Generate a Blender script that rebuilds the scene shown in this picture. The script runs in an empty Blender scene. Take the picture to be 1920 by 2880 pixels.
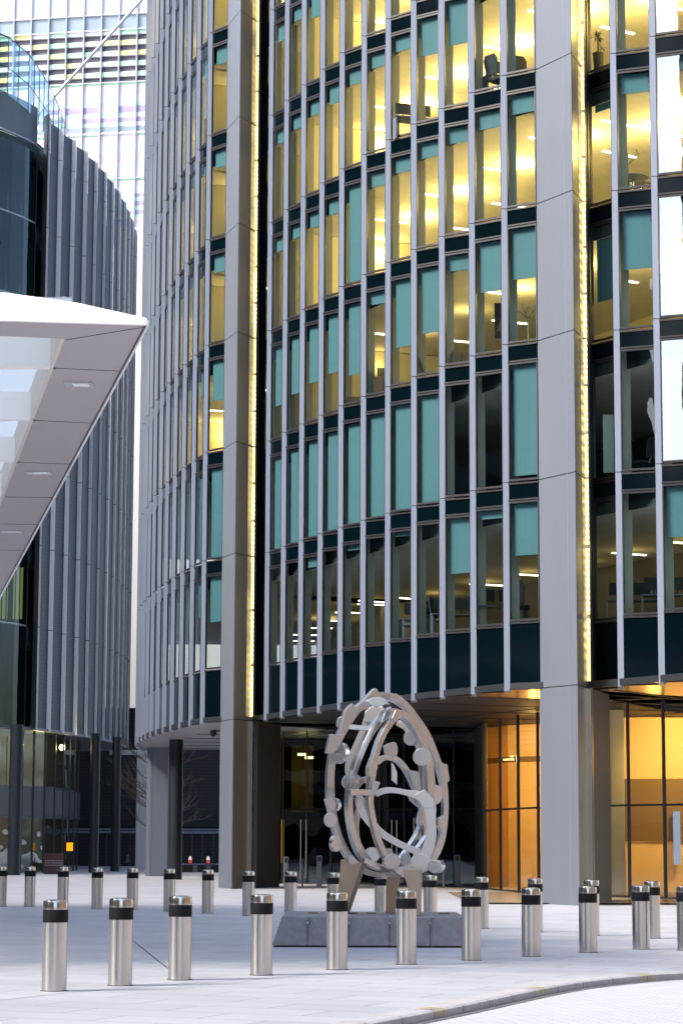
import bpy, bmesh, math, random
from mathutils import Vector, Matrix
random.seed(7)
PI=math.pi
C=bpy.context.scene
# ------------------------------------------------------------------ camera, world, sun, exposure
F=6600.0; PIT=math.radians(8.04); ROLL=math.radians(0.22); H=1.65   # focal length in pixels of the 1920x2880 photo
def ray(u,v):
    a=(u-960)/F; b=(1440-v)/F
    c,s=math.cos(ROLL),math.sin(ROLL)
    a2=a*c-b*s; b2=a*s+b*c
    return a2, math.cos(PIT)-b2*math.sin(PIT), math.sin(PIT)+b2*math.cos(PIT)
def atz(u,v,z):
    x,y,w=ray(u,v); t=(z-H)/w; return (x*t,y*t)
def at(u,v,Y):
    x,y,w=ray(u,v); t=Y/y; return Vector((x*t,Y,H+w*t))
def XU(u,Y,v=2420):
    x,y,w=ray(u,v); return x/y*Y
cd=bpy.data.cameras.new('camera'); cam=bpy.data.objects.new('camera',cd); C.collection.objects.link(cam)
cd.sensor_fit='AUTO'; cd.sensor_width=36; cd.lens=F/2880*36; cd.clip_start=.1; cd.clip_end=2000
_f=Vector((0,math.cos(PIT),math.sin(PIT))); _u0=Vector((0,-math.sin(PIT),math.cos(PIT))); _r0=Vector((1,0,0))
_r=_r0*math.cos(ROLL)+_u0*math.sin(ROLL); _u=-_r0*math.sin(ROLL)+_u0*math.cos(ROLL)
cam.matrix_world=Matrix(((_r.x,_u.x,-_f.x,0),(_r.y,_u.y,-_f.y,0),(_r.z,_u.z,-_f.z,H),(0,0,0,1)))
C.camera=cam
w=bpy.data.worlds.new("World"); C.world=w; w.use_nodes=True
nt=w.node_tree; sky=nt.nodes.new('ShaderNodeTexSky'); sky.sky_type='NISHITA'; sky.sun_disc=False
SUN_EL=math.radians(38); SUN_ROT=math.radians(248)      # behind the camera, to the left
sky.sun_elevation=SUN_EL; sky.sun_rotation=SUN_ROT; sky.air_density=1.0; sky.dust_density=4.0; sky.ozone_density=1.5
nt.links.new(sky.outputs[0],nt.nodes['Background'].inputs[0]); nt.nodes['Background'].inputs[1].default_value=.15
sl=bpy.data.lights.new('sun','SUN'); sl.energy=1.7; sl.angle=math.radians(18); sl.color=(1,.95,.88)
so=bpy.data.objects.new('sun',sl); C.collection.objects.link(so)
sd=Vector((math.sin(SUN_ROT)*math.cos(SUN_EL),math.cos(SUN_ROT)*math.cos(SUN_EL),math.sin(SUN_EL)))
so.rotation_euler=sd.to_track_quat('Z','Y').to_euler()
C.view_settings.view_transform='Standard'; C.view_settings.look='None'; C.view_settings.exposure=1.77; C.view_settings.gamma=1
C.render.engine='CYCLES'
C.cycles.max_bounces=8; C.cycles.transparent_max_bounces=16; C.cycles.glossy_bounces=4; C.cycles.diffuse_bounces=4
C.cycles.sample_clamp_indirect=4
# ------------------------------------------------------------------ helpers
class MB:
    def __init__(s): s.bm=bmesh.new(); s.mi=0
    def face(s,pts):
        vs=[s.bm.verts.new(p) for p in pts]
        try: f=s.bm.faces.new(vs); f.material_index=s.mi; return f
        except ValueError: pass
    def prism(s,poly,z0,z1,cap=True):
        "poly: list of xy; vertical prism"
        n=len(poly)
        a=[s.bm.verts.new((p[0],p[1],z0)) for p in poly]; b=[s.bm.verts.new((p[0],p[1],z1)) for p in poly]
        for i in range(n):
            j=(i+1)%n
            s.bm.faces.new((a[i],a[j],b[j],b[i])).material_index=s.mi
        if cap:
            s.bm.faces.new(list(reversed(a))).material_index=s.mi; s.bm.faces.new(b).material_index=s.mi
    def box(s,x0,x1,y0,y1,z0,z1): s.prism([(x0,y0),(x1,y0),(x1,y1),(x0,y1)],z0,z1)
    def wall(s,p,q,t,z0,z1,side=1):
        "box along p->q (xy) with thickness t to the given side"
        d=Vector((q[0]-p[0],q[1]-p[1])); L=d.length
        if L<1e-6: return
        n=Vector((-d.y,d.x))/L*t*side
        s.prism([(p[0],p[1]),(q[0],q[1]),(q[0]+n.x,q[1]+n.y),(p[0]+n.x,p[1]+n.y)],z0,z1)
    def slab(s,pts,off):
        "planar polygon of 3-D points extruded by vector off"
        n=len(pts); off=Vector(off)
        a=[s.bm.verts.new(p) for p in pts]; b=[s.bm.verts.new(Vector(p)+off) for p in pts]
        for i in range(n):
            j=(i+1)%n; s.bm.faces.new((a[i],a[j],b[j],b[i])).material_index=s.mi
        s.bm.faces.new(list(reversed(a))).material_index=s.mi; s.bm.faces.new(b).material_index=s.mi
    def tube(s,pts,rs,seg=8):
        rings=[]
        for i,p in enumerate(pts):
            p=Vector(p)
            d=(Vector(pts[min(i+1,len(pts)-1)])-Vector(pts[max(i-1,0)])).normalized()
            u=d.orthogonal().normalized() if abs(d.z)<.99 else Vector((1,0,0)); v=d.cross(u).normalized(); u=v.cross(d)
            r=rs[i] if isinstance(rs,(list,tuple)) else rs
            rings.append([s.bm.verts.new(p+(u*math.cos(2*PI*k/seg)+v*math.sin(2*PI*k/seg))*r) for k in range(seg)])
        for a,b in zip(rings,rings[1:]):
            for k in range(seg): s.bm.faces.new((a[k],a[(k+1)%seg],b[(k+1)%seg],b[k])).material_index=s.mi
        s.bm.faces.new(list(reversed(rings[0]))).material_index=s.mi; s.bm.faces.new(rings[-1]).material_index=s.mi
    def lathe(s,prof,seg=32,c=(0,0,0)):
        rings=[]
        for r,z in prof:
            if r<1e-5: rings.append([s.bm.verts.new((c[0],c[1],c[2]+z))])
            else: rings.append([s.bm.verts.new((c[0]+r*math.cos(2*PI*k/seg),c[1]+r*math.sin(2*PI*k/seg),c[2]+z)) for k in range(seg)])
        for a,b in zip(rings,rings[1:]):
            for k in range(seg):
                k2=(k+1)%seg
                if len(a)==1 and len(b)==1: continue
                if len(a)==1: f=(a[0],b[k2],b[k])
                elif len(b)==1: f=(a[k],a[k2],b[0])
                else: f=(a[k],a[k2],b[k2],b[k])
                s.bm.faces.new(f).material_index=s.mi
    def build(s,name,mats,parent=None,smooth=False,bevel=0,loc=None):
        bmesh.ops.recalc_face_normals(s.bm,faces=s.bm.faces[:])
        me=bpy.data.meshes.new(name); s.bm.to_mesh(me); s.bm.free()
        if not isinstance(mats,(list,tuple)): mats=[mats]
        for m in mats: me.materials.append(m)
        o=bpy.data.objects.new(name,me); C.collection.objects.link(o)
        if smooth:
            for p in me.polygons: p.use_smooth=True
            me.set_sharp_from_angle(angle=math.radians(35))
        if bevel:
            b=o.modifiers.new('bevel','BEVEL'); b.width=bevel; b.segments=2; b.limit_method='ANGLE'
        if parent:
            o.parent=parent
            o.matrix_parent_inverse=parent.matrix_basis.inverted()
        if loc: o.location=loc
        return o
def tag(o,label=None,cat=None,group=None,kind=None):
    if label: o['label']=label
    if cat: o['category']=cat
    if group: o['group']=group
    if kind: o['kind']=kind
    return o
def empty(name,loc,label,cat,group=None):
    o=bpy.data.objects.new(name,None); C.collection.objects.link(o); o.location=loc; o.empty_display_size=.3
    return tag(o,label,cat,group)
# ------------------------------------------------------------------ materials
def mat(name,col,rough=.5,metal=0,noise=0,nscale=3,emit=None,estr=0,spec=None,bump=0,stretch=None):
    m=bpy.data.materials.new(name); m.use_nodes=True; n=m.node_tree; b=n.nodes['Principled BSDF']
    b.inputs['Base Color'].default_value=(*col,1); b.inputs['Roughness'].default_value=rough; b.inputs['Metallic'].default_value=metal
    if spec is not None: b.inputs['Specular IOR Level'].default_value=spec
    if noise or bump:
        tc=n.nodes.new('ShaderNodeTexCoord'); mp=n.nodes.new('ShaderNodeMapping'); nz=n.nodes.new('ShaderNodeTexNoise')
        n.links.new(tc.outputs['Object'],mp.inputs[0]); n.links.new(mp.outputs[0],nz.inputs['Vector'])
        if stretch: mp.inputs['Scale'].default_value=stretch
        nz.inputs['Scale'].default_value=nscale; nz.inputs['Detail'].default_value=6
        if noise:
            mx=n.nodes.new('ShaderNodeMixRGB'); mx.inputs[1].default_value=(*[max(0,c*(1-noise)) for c in col],1); mx.inputs[2].default_value=(*[min(1,c*(1+noise)) for c in col],1)
            n.links.new(nz.outputs[0],mx.inputs[0]); n.links.new(mx.outputs[0],b.inputs['Base Color'])
        if bump:
            bp=n.nodes.new('ShaderNodeBump'); bp.inputs['Strength'].default_value=bump; bp.inputs['Distance'].default_value=.02
            n.links.new(nz.outputs[0],bp.inputs['Height']); n.links.new(bp.outputs[0],b.inputs['Normal'])
    if emit: b.inputs['Emission Color'].default_value=(*emit,1); b.inputs['Emission Strength'].default_value=estr
    return m
def glassmat(name,tint,refl,rough=.0,wav=0.03,wscale=.6):
    "pane: tinted transparency with a coated, slightly wavy reflection"
    m=bpy.data.materials.new(name); m.use_nodes=True; n=m.node_tree; n.nodes.clear()
    out=n.nodes.new('ShaderNodeOutputMaterial'); mix=n.nodes.new('ShaderNodeMixShader'); tr=n.nodes.new('ShaderNodeBsdfTransparent'); gl=n.nodes.new('ShaderNodeBsdfGlossy')
    tr.inputs[0].default_value=(*tint,1); gl.inputs['Roughness'].default_value=rough; gl.inputs['Color'].default_value=(.85,.95,1,1)
    fr=n.nodes.new('ShaderNodeLayerWeight'); fr.inputs[0].default_value=.5
    pw=n.nodes.new('ShaderNodeMath'); pw.operation='POWER'; pw.inputs[1].default_value=5
    ad=n.nodes.new('ShaderNodeMath'); ad.operation='ADD'; ad.inputs[1].default_value=refl+.04; ad.use_clamp=True
    n.links.new(fr.outputs['Facing'],pw.inputs[0]); n.links.new(pw.outputs[0],ad.inputs[0]); n.links.new(ad.outputs[0],mix.inputs[0]); n.links.new(tr.outputs[0],mix.inputs[1]); n.links.new(gl.outputs[0],mix.inputs[2]); n.links.new(mix.outputs[0],out.inputs[0])
    if wav:
        tc=n.nodes.new('ShaderNodeTexCoord'); nz=n.nodes.new('ShaderNodeTexNoise'); nz.inputs['Scale'].default_value=wscale; nz.inputs['Detail'].default_value=1.5
        bp=n.nodes.new('ShaderNodeBump'); bp.inputs['Strength'].default_value=wav*10; bp.inputs['Distance'].default_value=.05
        n.links.new(tc.outputs['Object'],nz.inputs['Vector']); n.links.new(nz.outputs[0],bp.inputs['Height']); n.links.new(bp.outputs[0],gl.inputs['Normal']); 
    return m
def brushed(name,col,rough=.28,vertical=True):
    m=mat(name,col,rough,1,noise=.12,nscale=2,stretch=(40,40,.6))
    return m
def emis(name,col,s):
    m=bpy.data.materials.new(name); m.use_nodes=True; n=m.node_tree; n.nodes.clear()
    o=n.nodes.new('ShaderNodeOutputMaterial'); e=n.nodes.new('ShaderNodeEmission'); e.inputs[0].default_value=(*col,1); e.inputs[1].default_value=s
    n.links.new(e.outputs[0],o.inputs[0]); return m
M={}
M['fin']=mat('fin_aluminium',(.245,.272,.33),.40,.25,noise=.08,nscale=1.5,stretch=(2,2,.2))
M['black']=mat('black_gasket',(.012,.014,.018),.5)
M['frame']=mat('dark_frame',(.014,.013,.017),.4)
M['spandrel']=mat('dark_blue_spandrel_glass',(.0008,.004,.006),.09,0,spec=.18,noise=.2,nscale=.7)
M['glass']=glassmat('office_glass',(.80,.90,.86),.025,wav=.02)
M['mirror']=glassmat('coated_reflecting_glass',(.85,.85,.78),.22,wav=.0035,wscale=.7)
M['bronzeglass']=glassmat('lobby_glass',(.9,.88,.8),.03,wav=.01)
M['darkglass']=glassmat('dark_glass',(.22,.27,.3),.05,wav=.02)
M['blind']=mat('teal_roller_blind',(.046,.132,.168),.7,noise=.12,nscale=1.0,stretch=(7,7,.25))
M['panel']=mat('grey_column_cladding',(.148,.166,.200),.42,.25,noise=.07,nscale=1.2,stretch=(2,2,.15))
M['bronze']=mat('bronze_side_cladding',(.27,.24,.19),.30,.55,noise=.1,nscale=.8,stretch=(1,1,.2))
M['olive']=mat('olive_grey_cladding',(.085,.085,.07),.5,.1,noise=.08)
M['ceil']=mat('office_ceiling',(.75,.72,.64),.8,noise=.04,nscale=1)
M['bulk']=mat('dark_bulkhead',(.02,.03,.035),.7)
M['floor']=mat('office_carpet',(.12,.12,.13),.9,noise=.2)
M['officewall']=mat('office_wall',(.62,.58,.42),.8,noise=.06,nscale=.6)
M['dimwall']=mat('office_wall_painted_dim',(.16,.15,.12),.8,noise=.3,nscale=.6)  # darker copy of the office wall, dimness of unlit storeys put into the colour
M['pier']=mat('office_pier',(.40,.40,.33),.7,noise=.05)
for _k in ():pass
M['lamp']=emis('ceiling_lamp_light',(1,.90,.62),3)
M['led']=None
M['steel']=brushed('brushed_stainless_steel',(.56,.54,.51),.2)
M['steel2']=mat('satin_steel_plate',(.60,.585,.565),.27,.95,noise=.10,nscale=3,stretch=(2,2,9))
M['steel3']=mat('rosy_steel_plate',(.60,.56,.53),.4,.85,noise=.06,nscale=3,stretch=(9,2,2))
M['band']=mat('matt_black_band',(.004,.004,.006),.6,noise=.2,nscale=20,spec=.2)
M['granite']=mat('dark_grey_granite',(.20,.20,.215),.6,noise=.35,nscale=9,bump=.1)
M['perf']=mat('perforated_dark_panel',(.06,.07,.095),.5,.2)
M['whitefin']=mat('pale_fin_edge',(.74,.75,.77),.5,noise=.05)
M['navycol']=mat('dark_navy_column',(.006,.011,.016),.5,noise=.2)
M['white']=mat('white_render',(.80,.78,.76),.8,noise=.03,nscale=.5)
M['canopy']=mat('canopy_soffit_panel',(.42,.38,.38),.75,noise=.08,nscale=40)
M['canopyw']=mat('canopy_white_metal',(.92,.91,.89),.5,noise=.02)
M['cream']=mat('canopy_cream_beam',(.66,.60,.52),.6,noise=.03)
M['joint']=mat('thin_dark_joint',(.05,.045,.045),.8)
M['darkwall']=mat('dark_slatted_wall',(.02,.02,.027),.5,noise=.3,nscale=1)
M['ltmetal']=mat('pale_blue_trim',(.25,.29,.4),.4,.4)
M['gold']=mat('lobby_gold_wall',(.72,.50,.25),.6,noise=.12,nscale=.7)
M['lobbydark']=mat('lobby_bronze_wall',(.16,.10,.05),.5,noise=.2,nscale=.5)
M['lobbyfloor']=mat('lobby_stone_floor',(.35,.28,.2),.25,noise=.1)
M['wood']=mat('oak_furniture',(.20,.13,.06),.5,noise=.2,nscale=6,stretch=(1,1,8))
M['chairblk']=mat('black_chair_fabric',(.014,.018,.022),.7)
M['leaf']=mat('plant_leaf',(.035,.07,.02),.5,noise=.3,nscale=20)
M['pot']=mat('brown_tall_pot',(.05,.043,.02),.5,noise=.2)
M['bark']=mat('bare_bark',(.22,.15,.11),.8,noise=.3,nscale=10)
M['yellow']=mat('worn_yellow_paint',(.50,.38,.12),.7,noise=.2,nscale=30)
M['red']=mat('crimson_panel',(.28,.01,.05),.6,noise=.1)
def add_grid(m,kind,scale,strength=.5,mortar=.02,c2=(.4,.4,.4),w=.5,h=.25,vec='Object',rot=(0,0,0)):
    n=m.node_tree; b=n.nodes['Principled BSDF']; tc=n.nodes.new('ShaderNodeTexCoord'); mp=n.nodes.new('ShaderNodeMapping'); br=n.nodes.new('ShaderNodeTexBrick')
    mp.inputs['Rotation'].default_value=rot
    n.links.new(tc.outputs[vec],mp.inputs[0]); n.links.new(mp.outputs[0],br.inputs['Vector'])
    br.inputs['Scale'].default_value=scale; br.inputs['Mortar Size'].default_value=mortar; br.inputs['Brick Width'].default_value=w; br.inputs['Row Height'].default_value=h
    br.inputs['Mortar Smooth'].default_value=.2
    base=b.inputs['Base Color'].default_value[:3]
    br.inputs['Color1'].default_value=(1,1,1,1); br.inputs['Color2'].default_value=(.86,.865,.88,1); br.inputs['Mortar'].default_value=(*c2,1)
    mx=n.nodes.new('ShaderNodeMixRGB'); mx.blend_type='MULTIPLY'; mx.inputs[0].default_value=strength
    l=b.inputs['Base Color'].links
    if l: n.links.new(l[0].from_socket,mx.inputs[1])
    else: mx.inputs[1].default_value=(*base,1)
    n.links.new(br.outputs['Color'],mx.inputs[2]); n.links.new(mx.outputs[0],b.inputs['Base Color'])
M['paving']=mat('pale_granite_paving',(.43,.432,.452),.6,noise=.16,nscale=.6)
add_grid(M['paving'],'b',1,1,.012,(.42,.42,.43),1.5,.75,rot=(0,0,math.radians(24)))
M['paving'].node_tree.nodes['Principled BSDF'].inputs['Roughness'].default_value=.55
M['road']=mat('pale_stone_setts',(.52,.52,.54),.6,noise=.25,nscale=3,bump=.3,stretch=(1,5,1))
add_grid(M['road'],'b',1,.35,.02,(.35,.35,.36),.22,.12,rot=(0,0,math.radians(30)))
M['kerb']=mat('grey_granite_kerb',(.42,.41,.40),.75,noise=.3,nscale=8,bump=.2)
# perforation dots
def perforate(m):
    n=m.node_tree; b=n.nodes['Principled BSDF']; tc=n.nodes.new('ShaderNodeTexCoord'); mp=n.nodes.new('ShaderNodeMapping'); wv=n.nodes.new('ShaderNodeTexWave')
    mp.inputs['Scale'].default_value=(1,1,1); wv.bands_direction='Z'; wv.inputs['Scale'].default_value=1.6; wv.inputs['Distortion'].default_value=0
    n.links.new(tc.outputs['Object'],mp.inputs[0]); n.links.new(mp.outputs[0],wv.inputs['Vector'])
    mx=n.nodes.new('ShaderNodeMixRGB'); mx.inputs[1].default_value=(.050,.058,.074,1); mx.inputs[2].default_value=(.062,.072,.09,1)
    n.links.new(wv.outputs[0],mx.inputs[0]); n.links.new(mx.outputs[0],b.inputs['Base Color'])
perforate(M['perf'])
add_grid(M['ceil'],'b',1,.35,.012,(.55,.55,.55),.6,.6,rot=(0,0,math.radians(28)))
def slats(m,c1,c2,scale):
    n=m.node_tree; b=n.nodes['Principled BSDF']; tc=n.nodes.new('ShaderNodeTexCoord'); wv=n.nodes.new('ShaderNodeTexWave')
    wv.bands_direction='Z'; wv.inputs['Scale'].default_value=scale
    n.links.new(tc.outputs['Object'],wv.inputs['Vector'])
    mx=n.nodes.new('ShaderNodeMixRGB'); mx.inputs[1].default_value=(*c1,1); mx.inputs[2].default_value=(*c2,1)
    n.links.new(wv.outputs[0],mx.inputs[0]); n.links.new(mx.outputs[0],b.inputs['Base Color'])
slats(M['darkwall'],(.012,.012,.018),(.028,.026,.034),1.6)
# LED strip: bright beads
def ledmat():
    m=bpy.data.materials.new('led_strip_light'); m.use_nodes=True; n=m.node_tree; n.nodes.clear()
    o=n.nodes.new('ShaderNodeOutputMaterial'); e=n.nodes.new('ShaderNodeEmission'); tc=n.nodes.new('ShaderNodeTexCoord'); wv=n.nodes.new('ShaderNodeTexWave'); nz=n.nodes.new('ShaderNodeTexNoise')
    wv.bands_direction='Z'; wv.inputs['Scale'].default_value=1.9
    n.links.new(tc.outputs['Object'],wv.inputs['Vector']); nz.inputs['Scale'].default_value=.5; n.links.new(tc.outputs['Object'],nz.inputs['Vector'])
    mr=n.nodes.new('ShaderNodeMapRange'); mr.inputs[3].default_value=.6; mr.inputs[4].default_value=1.7
    mr.inputs[1].default_value=.1; mm_=n.nodes.new('ShaderNodeMath'); mm_.operation='MULTIPLY'; m2_=n.nodes.new('ShaderNodeMapRange'); m2_.inputs[1].default_value=.38; m2_.inputs[2].default_value=.58; m2_.inputs[3].default_value=.15; nz.inputs['Detail'].default_value=2; n.links.new(nz.outputs[0],m2_.inputs[0]); n.links.new(wv.outputs[0],mm_.inputs[0]); n.links.new(m2_.outputs[0],mm_.inputs[1]); n.links.new(mm_.outputs[0],mr.inputs[0]); n.links.new(mr.outputs[0],e.inputs[1]); e.inputs[0].default_value=(1,.80,.32,1)
    n.links.new(e.outputs[0],o.inputs[0]); return m
M['led']=ledmat()
# ------------------------------------------------------------------ the ground
def gz(y): return 0.0 if y<48 else (min(y,140)-48)*.0030
m=MB()
ys=[-60,-20,0,10,14,20,30,40,48,60,80,100,140,400,900]
for a,b in zip(ys,ys[1:]):
    m.face([(-400,a,gz(a)-.10),(400,a,gz(a)-.10),(400,b,gz(b)-.10),(-400,b,gz(b)-.10)])
tag(m.build('ground',M['kerb']),kind='structure')
kerb=[(-14,2),(-7,10),(-2.6,16.5)]+[atz(960,2890,0),atz(1057,2871,0),atz(1280,2829,0),atz(1480,2786,0),atz(1620,2760,0),atz(1770,2744,0),atz(1925,2732,0)]+[(9,33.4),(14,35),(20,36.5),(40,41)]
# smooth the kerb line
def smooth(pl,n=2):
    for _ in range(n):
        q=[pl[0]]
        for a,b in zip(pl,pl[1:]): q+= [(a[0]*.75+b[0]*.25,a[1]*.75+b[1]*.25),(a[0]*.25+b[0]*.75,a[1]*.25+b[1]*.75)]
        q.append(pl[-1]); pl=q
    return pl
kb=smooth(kerb)
m=MB()
for (x0,y0),(x1,y1) in zip(kb,kb[1:]):           # plaza: everything beyond the kerb line
    m.face([(x0,y0,0),(x1,y1,0),(x1-60,y1+30 if y1+30<48 else 48,0),(x0-60,y0+30 if y0+30<48 else 48,0)] ) if False else None
def plaza():
    m=MB()
    # strips of quads from the kerb line back to y=48, then sloped sheet
    for (x0,y0),(x1,y1) in zip(kb,kb[1:]): m.face([(x0,y0,0),(x1,y1,0),(x1,48,0),(x0,48,0)])
    m.face([(-80,2,0),(kb[0][0],kb[0][1],0),(kb[0][0],48,0),(-80,48,0)])
    m.face([(40,41,0),(80,41,0),(80,48,0),(40,48,0)])
    for a,b in ((48,75),(75,110),(110,140),(140,180)): m.face([(-80,a,gz(a)),(80,a,gz(a)),(80,b,gz(b)),(-80,b,gz(b))])
    return tag(m.build('pavement',M['paving']),kind='structure')
plaza()
m=MB(); m.face([(-80,-40,-.085),(80,-40,-.085),(80,46,-.085),(-80,46,-.085)])
tag(m.build('road',M['road']),kind='structure')
# kerb stones: one sloped edge
m=MB()
def offs(pl,d):
    r=[]
    for i,p in enumerate(pl):
        a=Vector(pl[max(i-1,0)]); b=Vector(pl[min(i+1,len(pl)-1)]); t=(b-a).normalized(); r.append((p[0]+t.y*d,p[1]-t.x*d))
    return r
ko=offs(kb,.04); ki=offs(kb,-.26)
for i in range(len(kb)-1):
    m.face([(*ki[i],.006),(*ki[i+1],.006),(*kb[i+1],.004),(*kb[i],.004)])
    m.face([(*kb[i],.004),(*kb[i+1],.004),(*ko[i+1],-.012),(*ko[i],-.012)])
    m.face([(*ko[i],-.012),(*ko[i+1],-.012),(*ko[i+1],-.09),(*ko[i],-.09)])
tag(m.build('kerb',M['kerb']),kind='structure')
m=MB(); kg=offs(kb,.16)
for i in range(len(kb)-1): m.face([(*ko[i],-.078),(*ko[i+1],-.078),(*kg[i+1],-.078),(*kg[i],-.078)])
tag(m.build('gutter',mat('dark_gutter_grit',(.16,.155,.15),.9,noise=.5,nscale=14)),kind='structure')
m=MB(); acc=0
for i in range(len(kb)-1):
    a=Vector(kb[i]); b=Vector(kb[i+1]); L_=(b-a).length; t=(b-a).normalized(); nn=Vector((t.y,-t.x)); 
    while acc<L_:
        q=a+t*acc; w_=t*.006
        for (u0,z0_,u1,z1_) in ((-.26,.0085,.0,.0085),(.0,.0085,.043,-.010),(.043,-.010,.044,-.085)):
            A=q+nn*u0; B=q+nn*u1; m.face([(A.x-w_.x,A.y-w_.y,z0_),(B.x-w_.x,B.y-w_.y,z1_),(B.x+w_.x,B.y+w_.y,z1_),(A.x+w_.x,A.y+w_.y,z0_)])
        acc+=.92
    acc-=L_
tag(m.build('kerb_joints',M['joint']),kind='structure')
# yellow kerb blips
def kerbpt(u):
    best=min(range(len(kb)-1),key=lambda i:abs(960+F*(kb[i][0]+kb[i+1][0])/2/((kb[i][1]+kb[i+1][1])/2)-u) if kb[i][1]>15 else 1e9)
    a,b=Vector(kb[best]),Vector(kb[best+1]); return (a+b)/2,(b-a).normalized()
for nm,us in (('nearest the left, at the bottom edge',(1192,1216)),('in the middle of the three pairs',(1499,1520)),('farthest up the kerb to the right',(1780,1800))):
    m=MB()
    p,t=kerbpt(sum(us)/2); nrm=Vector((t.y,-t.x))
    for k,uo in enumerate((-1,1)):
        q=p+t*(uo*.085); hw=.03
        A=[q-t*hw-nrm*.16,q+t*hw-nrm*.16,q+t*hw,q-t*hw]
        m.face([(a.x,a.y,.0105) for a in A])
        B0=[q-t*hw,q+t*hw]; B1=[q+t*hw+nrm*.043,q-t*hw+nrm*.043]
        m.face([(B0[0].x,B0[0].y,.0105),(B0[1].x,B0[1].y,.0105),(B1[0].x,B1[0].y,-.008),(B1[1].x,B1[1].y,-.008)])
        m.face([(B1[1].x,B1[1].y,-.008),(B1[0].x,B1[0].y,-.008),(B1[0].x,B1[0].y,-.07),(B1[1].x,B1[1].y,-.07)])
    tag(m.build('kerb_marking',M['yellow']),'pair of worn yellow bars painted on the granite kerb, '+nm,'kerb marking','yellow bars on the kerb')
# slot drain running across the paving
m=MB(); a=atz(277,2569,0); b=atz(471,2723,0); d=(Vector(b)-Vector(a)); a=Vector(a)-d*.2; b=Vector(b)+d*.05; n=Vector((-d.y,d.x)).normalized()*.010
m.face([(a.x-n.x,a.y-n.y,.004),(b.x-n.x,b.y-n.y,.004),(b.x+n.x,b.y+n.y,.004),(a.x+n.x,a.y+n.y,.004)])
tag(m.build('slot_drain',M['joint']),'thin dark slot drain crossing the pale paving behind the leftmost bollards','drain')
m=MB()
jl=[atz(-250,2842,0),atz(0,2814,0),atz(190,2792,0),atz(540,2765,0),atz(760,2751,0),atz(960,2737,0),atz(1160,2719,0),atz(1400,2706,0),atz(1700,2689,0),atz(2000,2672,0)]
jl=smooth(jl,2)
for a,b in zip(jl,jl[1:]):
    a=Vector(a); b=Vector(b); d=(b-a).normalized(); n=Vector((-d.y,d.x))*.009
    m.face([(a.x-n.x,a.y-n.y,.004),(b.x-n.x,b.y-n.y,.004),(b.x+n.x,b.y+n.y,.004),(a.x+n.x,a.y+n.y,.004)])
tag(m.build('paving_joint',mat('paving_joint_grey',(.22,.22,.23),.8)),kind='structure')
# ------------------------------------------------------------------ bollards
def bollard(x,y,label,group,src=None):
    z=gz(y)
    if src is None:
        r=empty('bollard',(x,y,z),label,'bollard',group)
        m=MB(); m.lathe([(0,0),(.140,0),(.140,.76),],40); m.build('post',M['steel'],r,smooth=True,loc=(0,0,0)); 
        m=MB(); m.lathe([(.134,.755),(.1415,.76),(.1425,.77),(.1425,.888),(.1415,.898),(.134,.902)],40); m.build('band',M['band'],r,smooth=True)
        m=MB(); m.lathe([(.138,.002),(.152,.002),(.150,.008),(.140,.009)],40); m.build('base_ring',M['joint'],r,smooth=True)  # thin dark ring where the post meets the paving
        m=MB(); m.lathe([(.136,.899),(.141,.902),(.141,.985),(.137,.997),(.10,1.008),(.05,1.013),(0,1.014)],40); m.build('cap',M['steel'],r,smooth=True)
        for c in r.children: c.matrix_parent_inverse.identity()
        return r
    r=src.copy(); C.collection.objects.link(r); r.location=(x,y,z); r['label']=label; r['group']=group; r.rotation_euler.z=random.uniform(0,6)
    for ch in src.children:
        c=ch.copy(); C.collection.objects.link(c); c.parent=r
    return r
ordn=['leftmost','second from the left','third from the left','fourth from the left','fifth from the left','sixth from the left','seventh from the left','eighth from the left','ninth from the left','rightmost']
front=[(152.7,2787),(338,2772),(505,2756),(735,2742.5),(947,2727),(1142,2712.5),(1324.6,2701),(1493,2690),(1653,2679),(1802,2670)]
src=None; prev=(-4.4,24.9)
extraf=['',', left of the drain','',', overlapping the left end of the granite plinth',', in front of the sculpture legs',', standing before the middle of the plinth',', at the right end of the plinth','',', before the big column','']
for i,(u,v) in enumerate(front):
    x,y=atz(u,v,0); y+=.0
    o=bollard(x,y,'black-banded steel bollard, %s in the near row%s'%(ordn[i],extraf[i]),'steel bollards of the near row',src)
    src=src or o
back=[(5,60.2),(85,60.2),(178,59.6),(274,58.4),(373,58.1),(477,56.8),(585,55.6),(699,54.0),(817.5,53.4),(938,52.0),(1071,50.6),(1209,49.0),(1353,46.8),(1504,45.2),(1662,43.6),(1832,42.3),(1925,37.6)]
ob=['cut by the left edge of the photo','second from the left','third from the left, half hidden behind a near one','fourth from the left','fifth from the left','sixth from the left, left of the first light column','seventh from the left, before the dark opening','eighth from the left, at the foot of the first grey column','ninth from the left, just beyond the left end of the plinth','tenth from the left, behind the left sculpture leg','eleventh from the left, seen between the sculpture legs','twelfth from the left, right of the sculpture legs','thirteenth from the left, before the golden lobby glass','fourteenth from the left, at the left edge of the big column','fifteenth from the left, at the right edge of the big column','sixteenth from the left, before the right lobby glass','cut by the right edge of the photo']
for (u,y),l in zip(back,ob):
    bollard(XU(u,y,2500),y,'steel bollard, far row, '+l.replace('from the left','from left'),'steel bollards of the far row',src)
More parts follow.
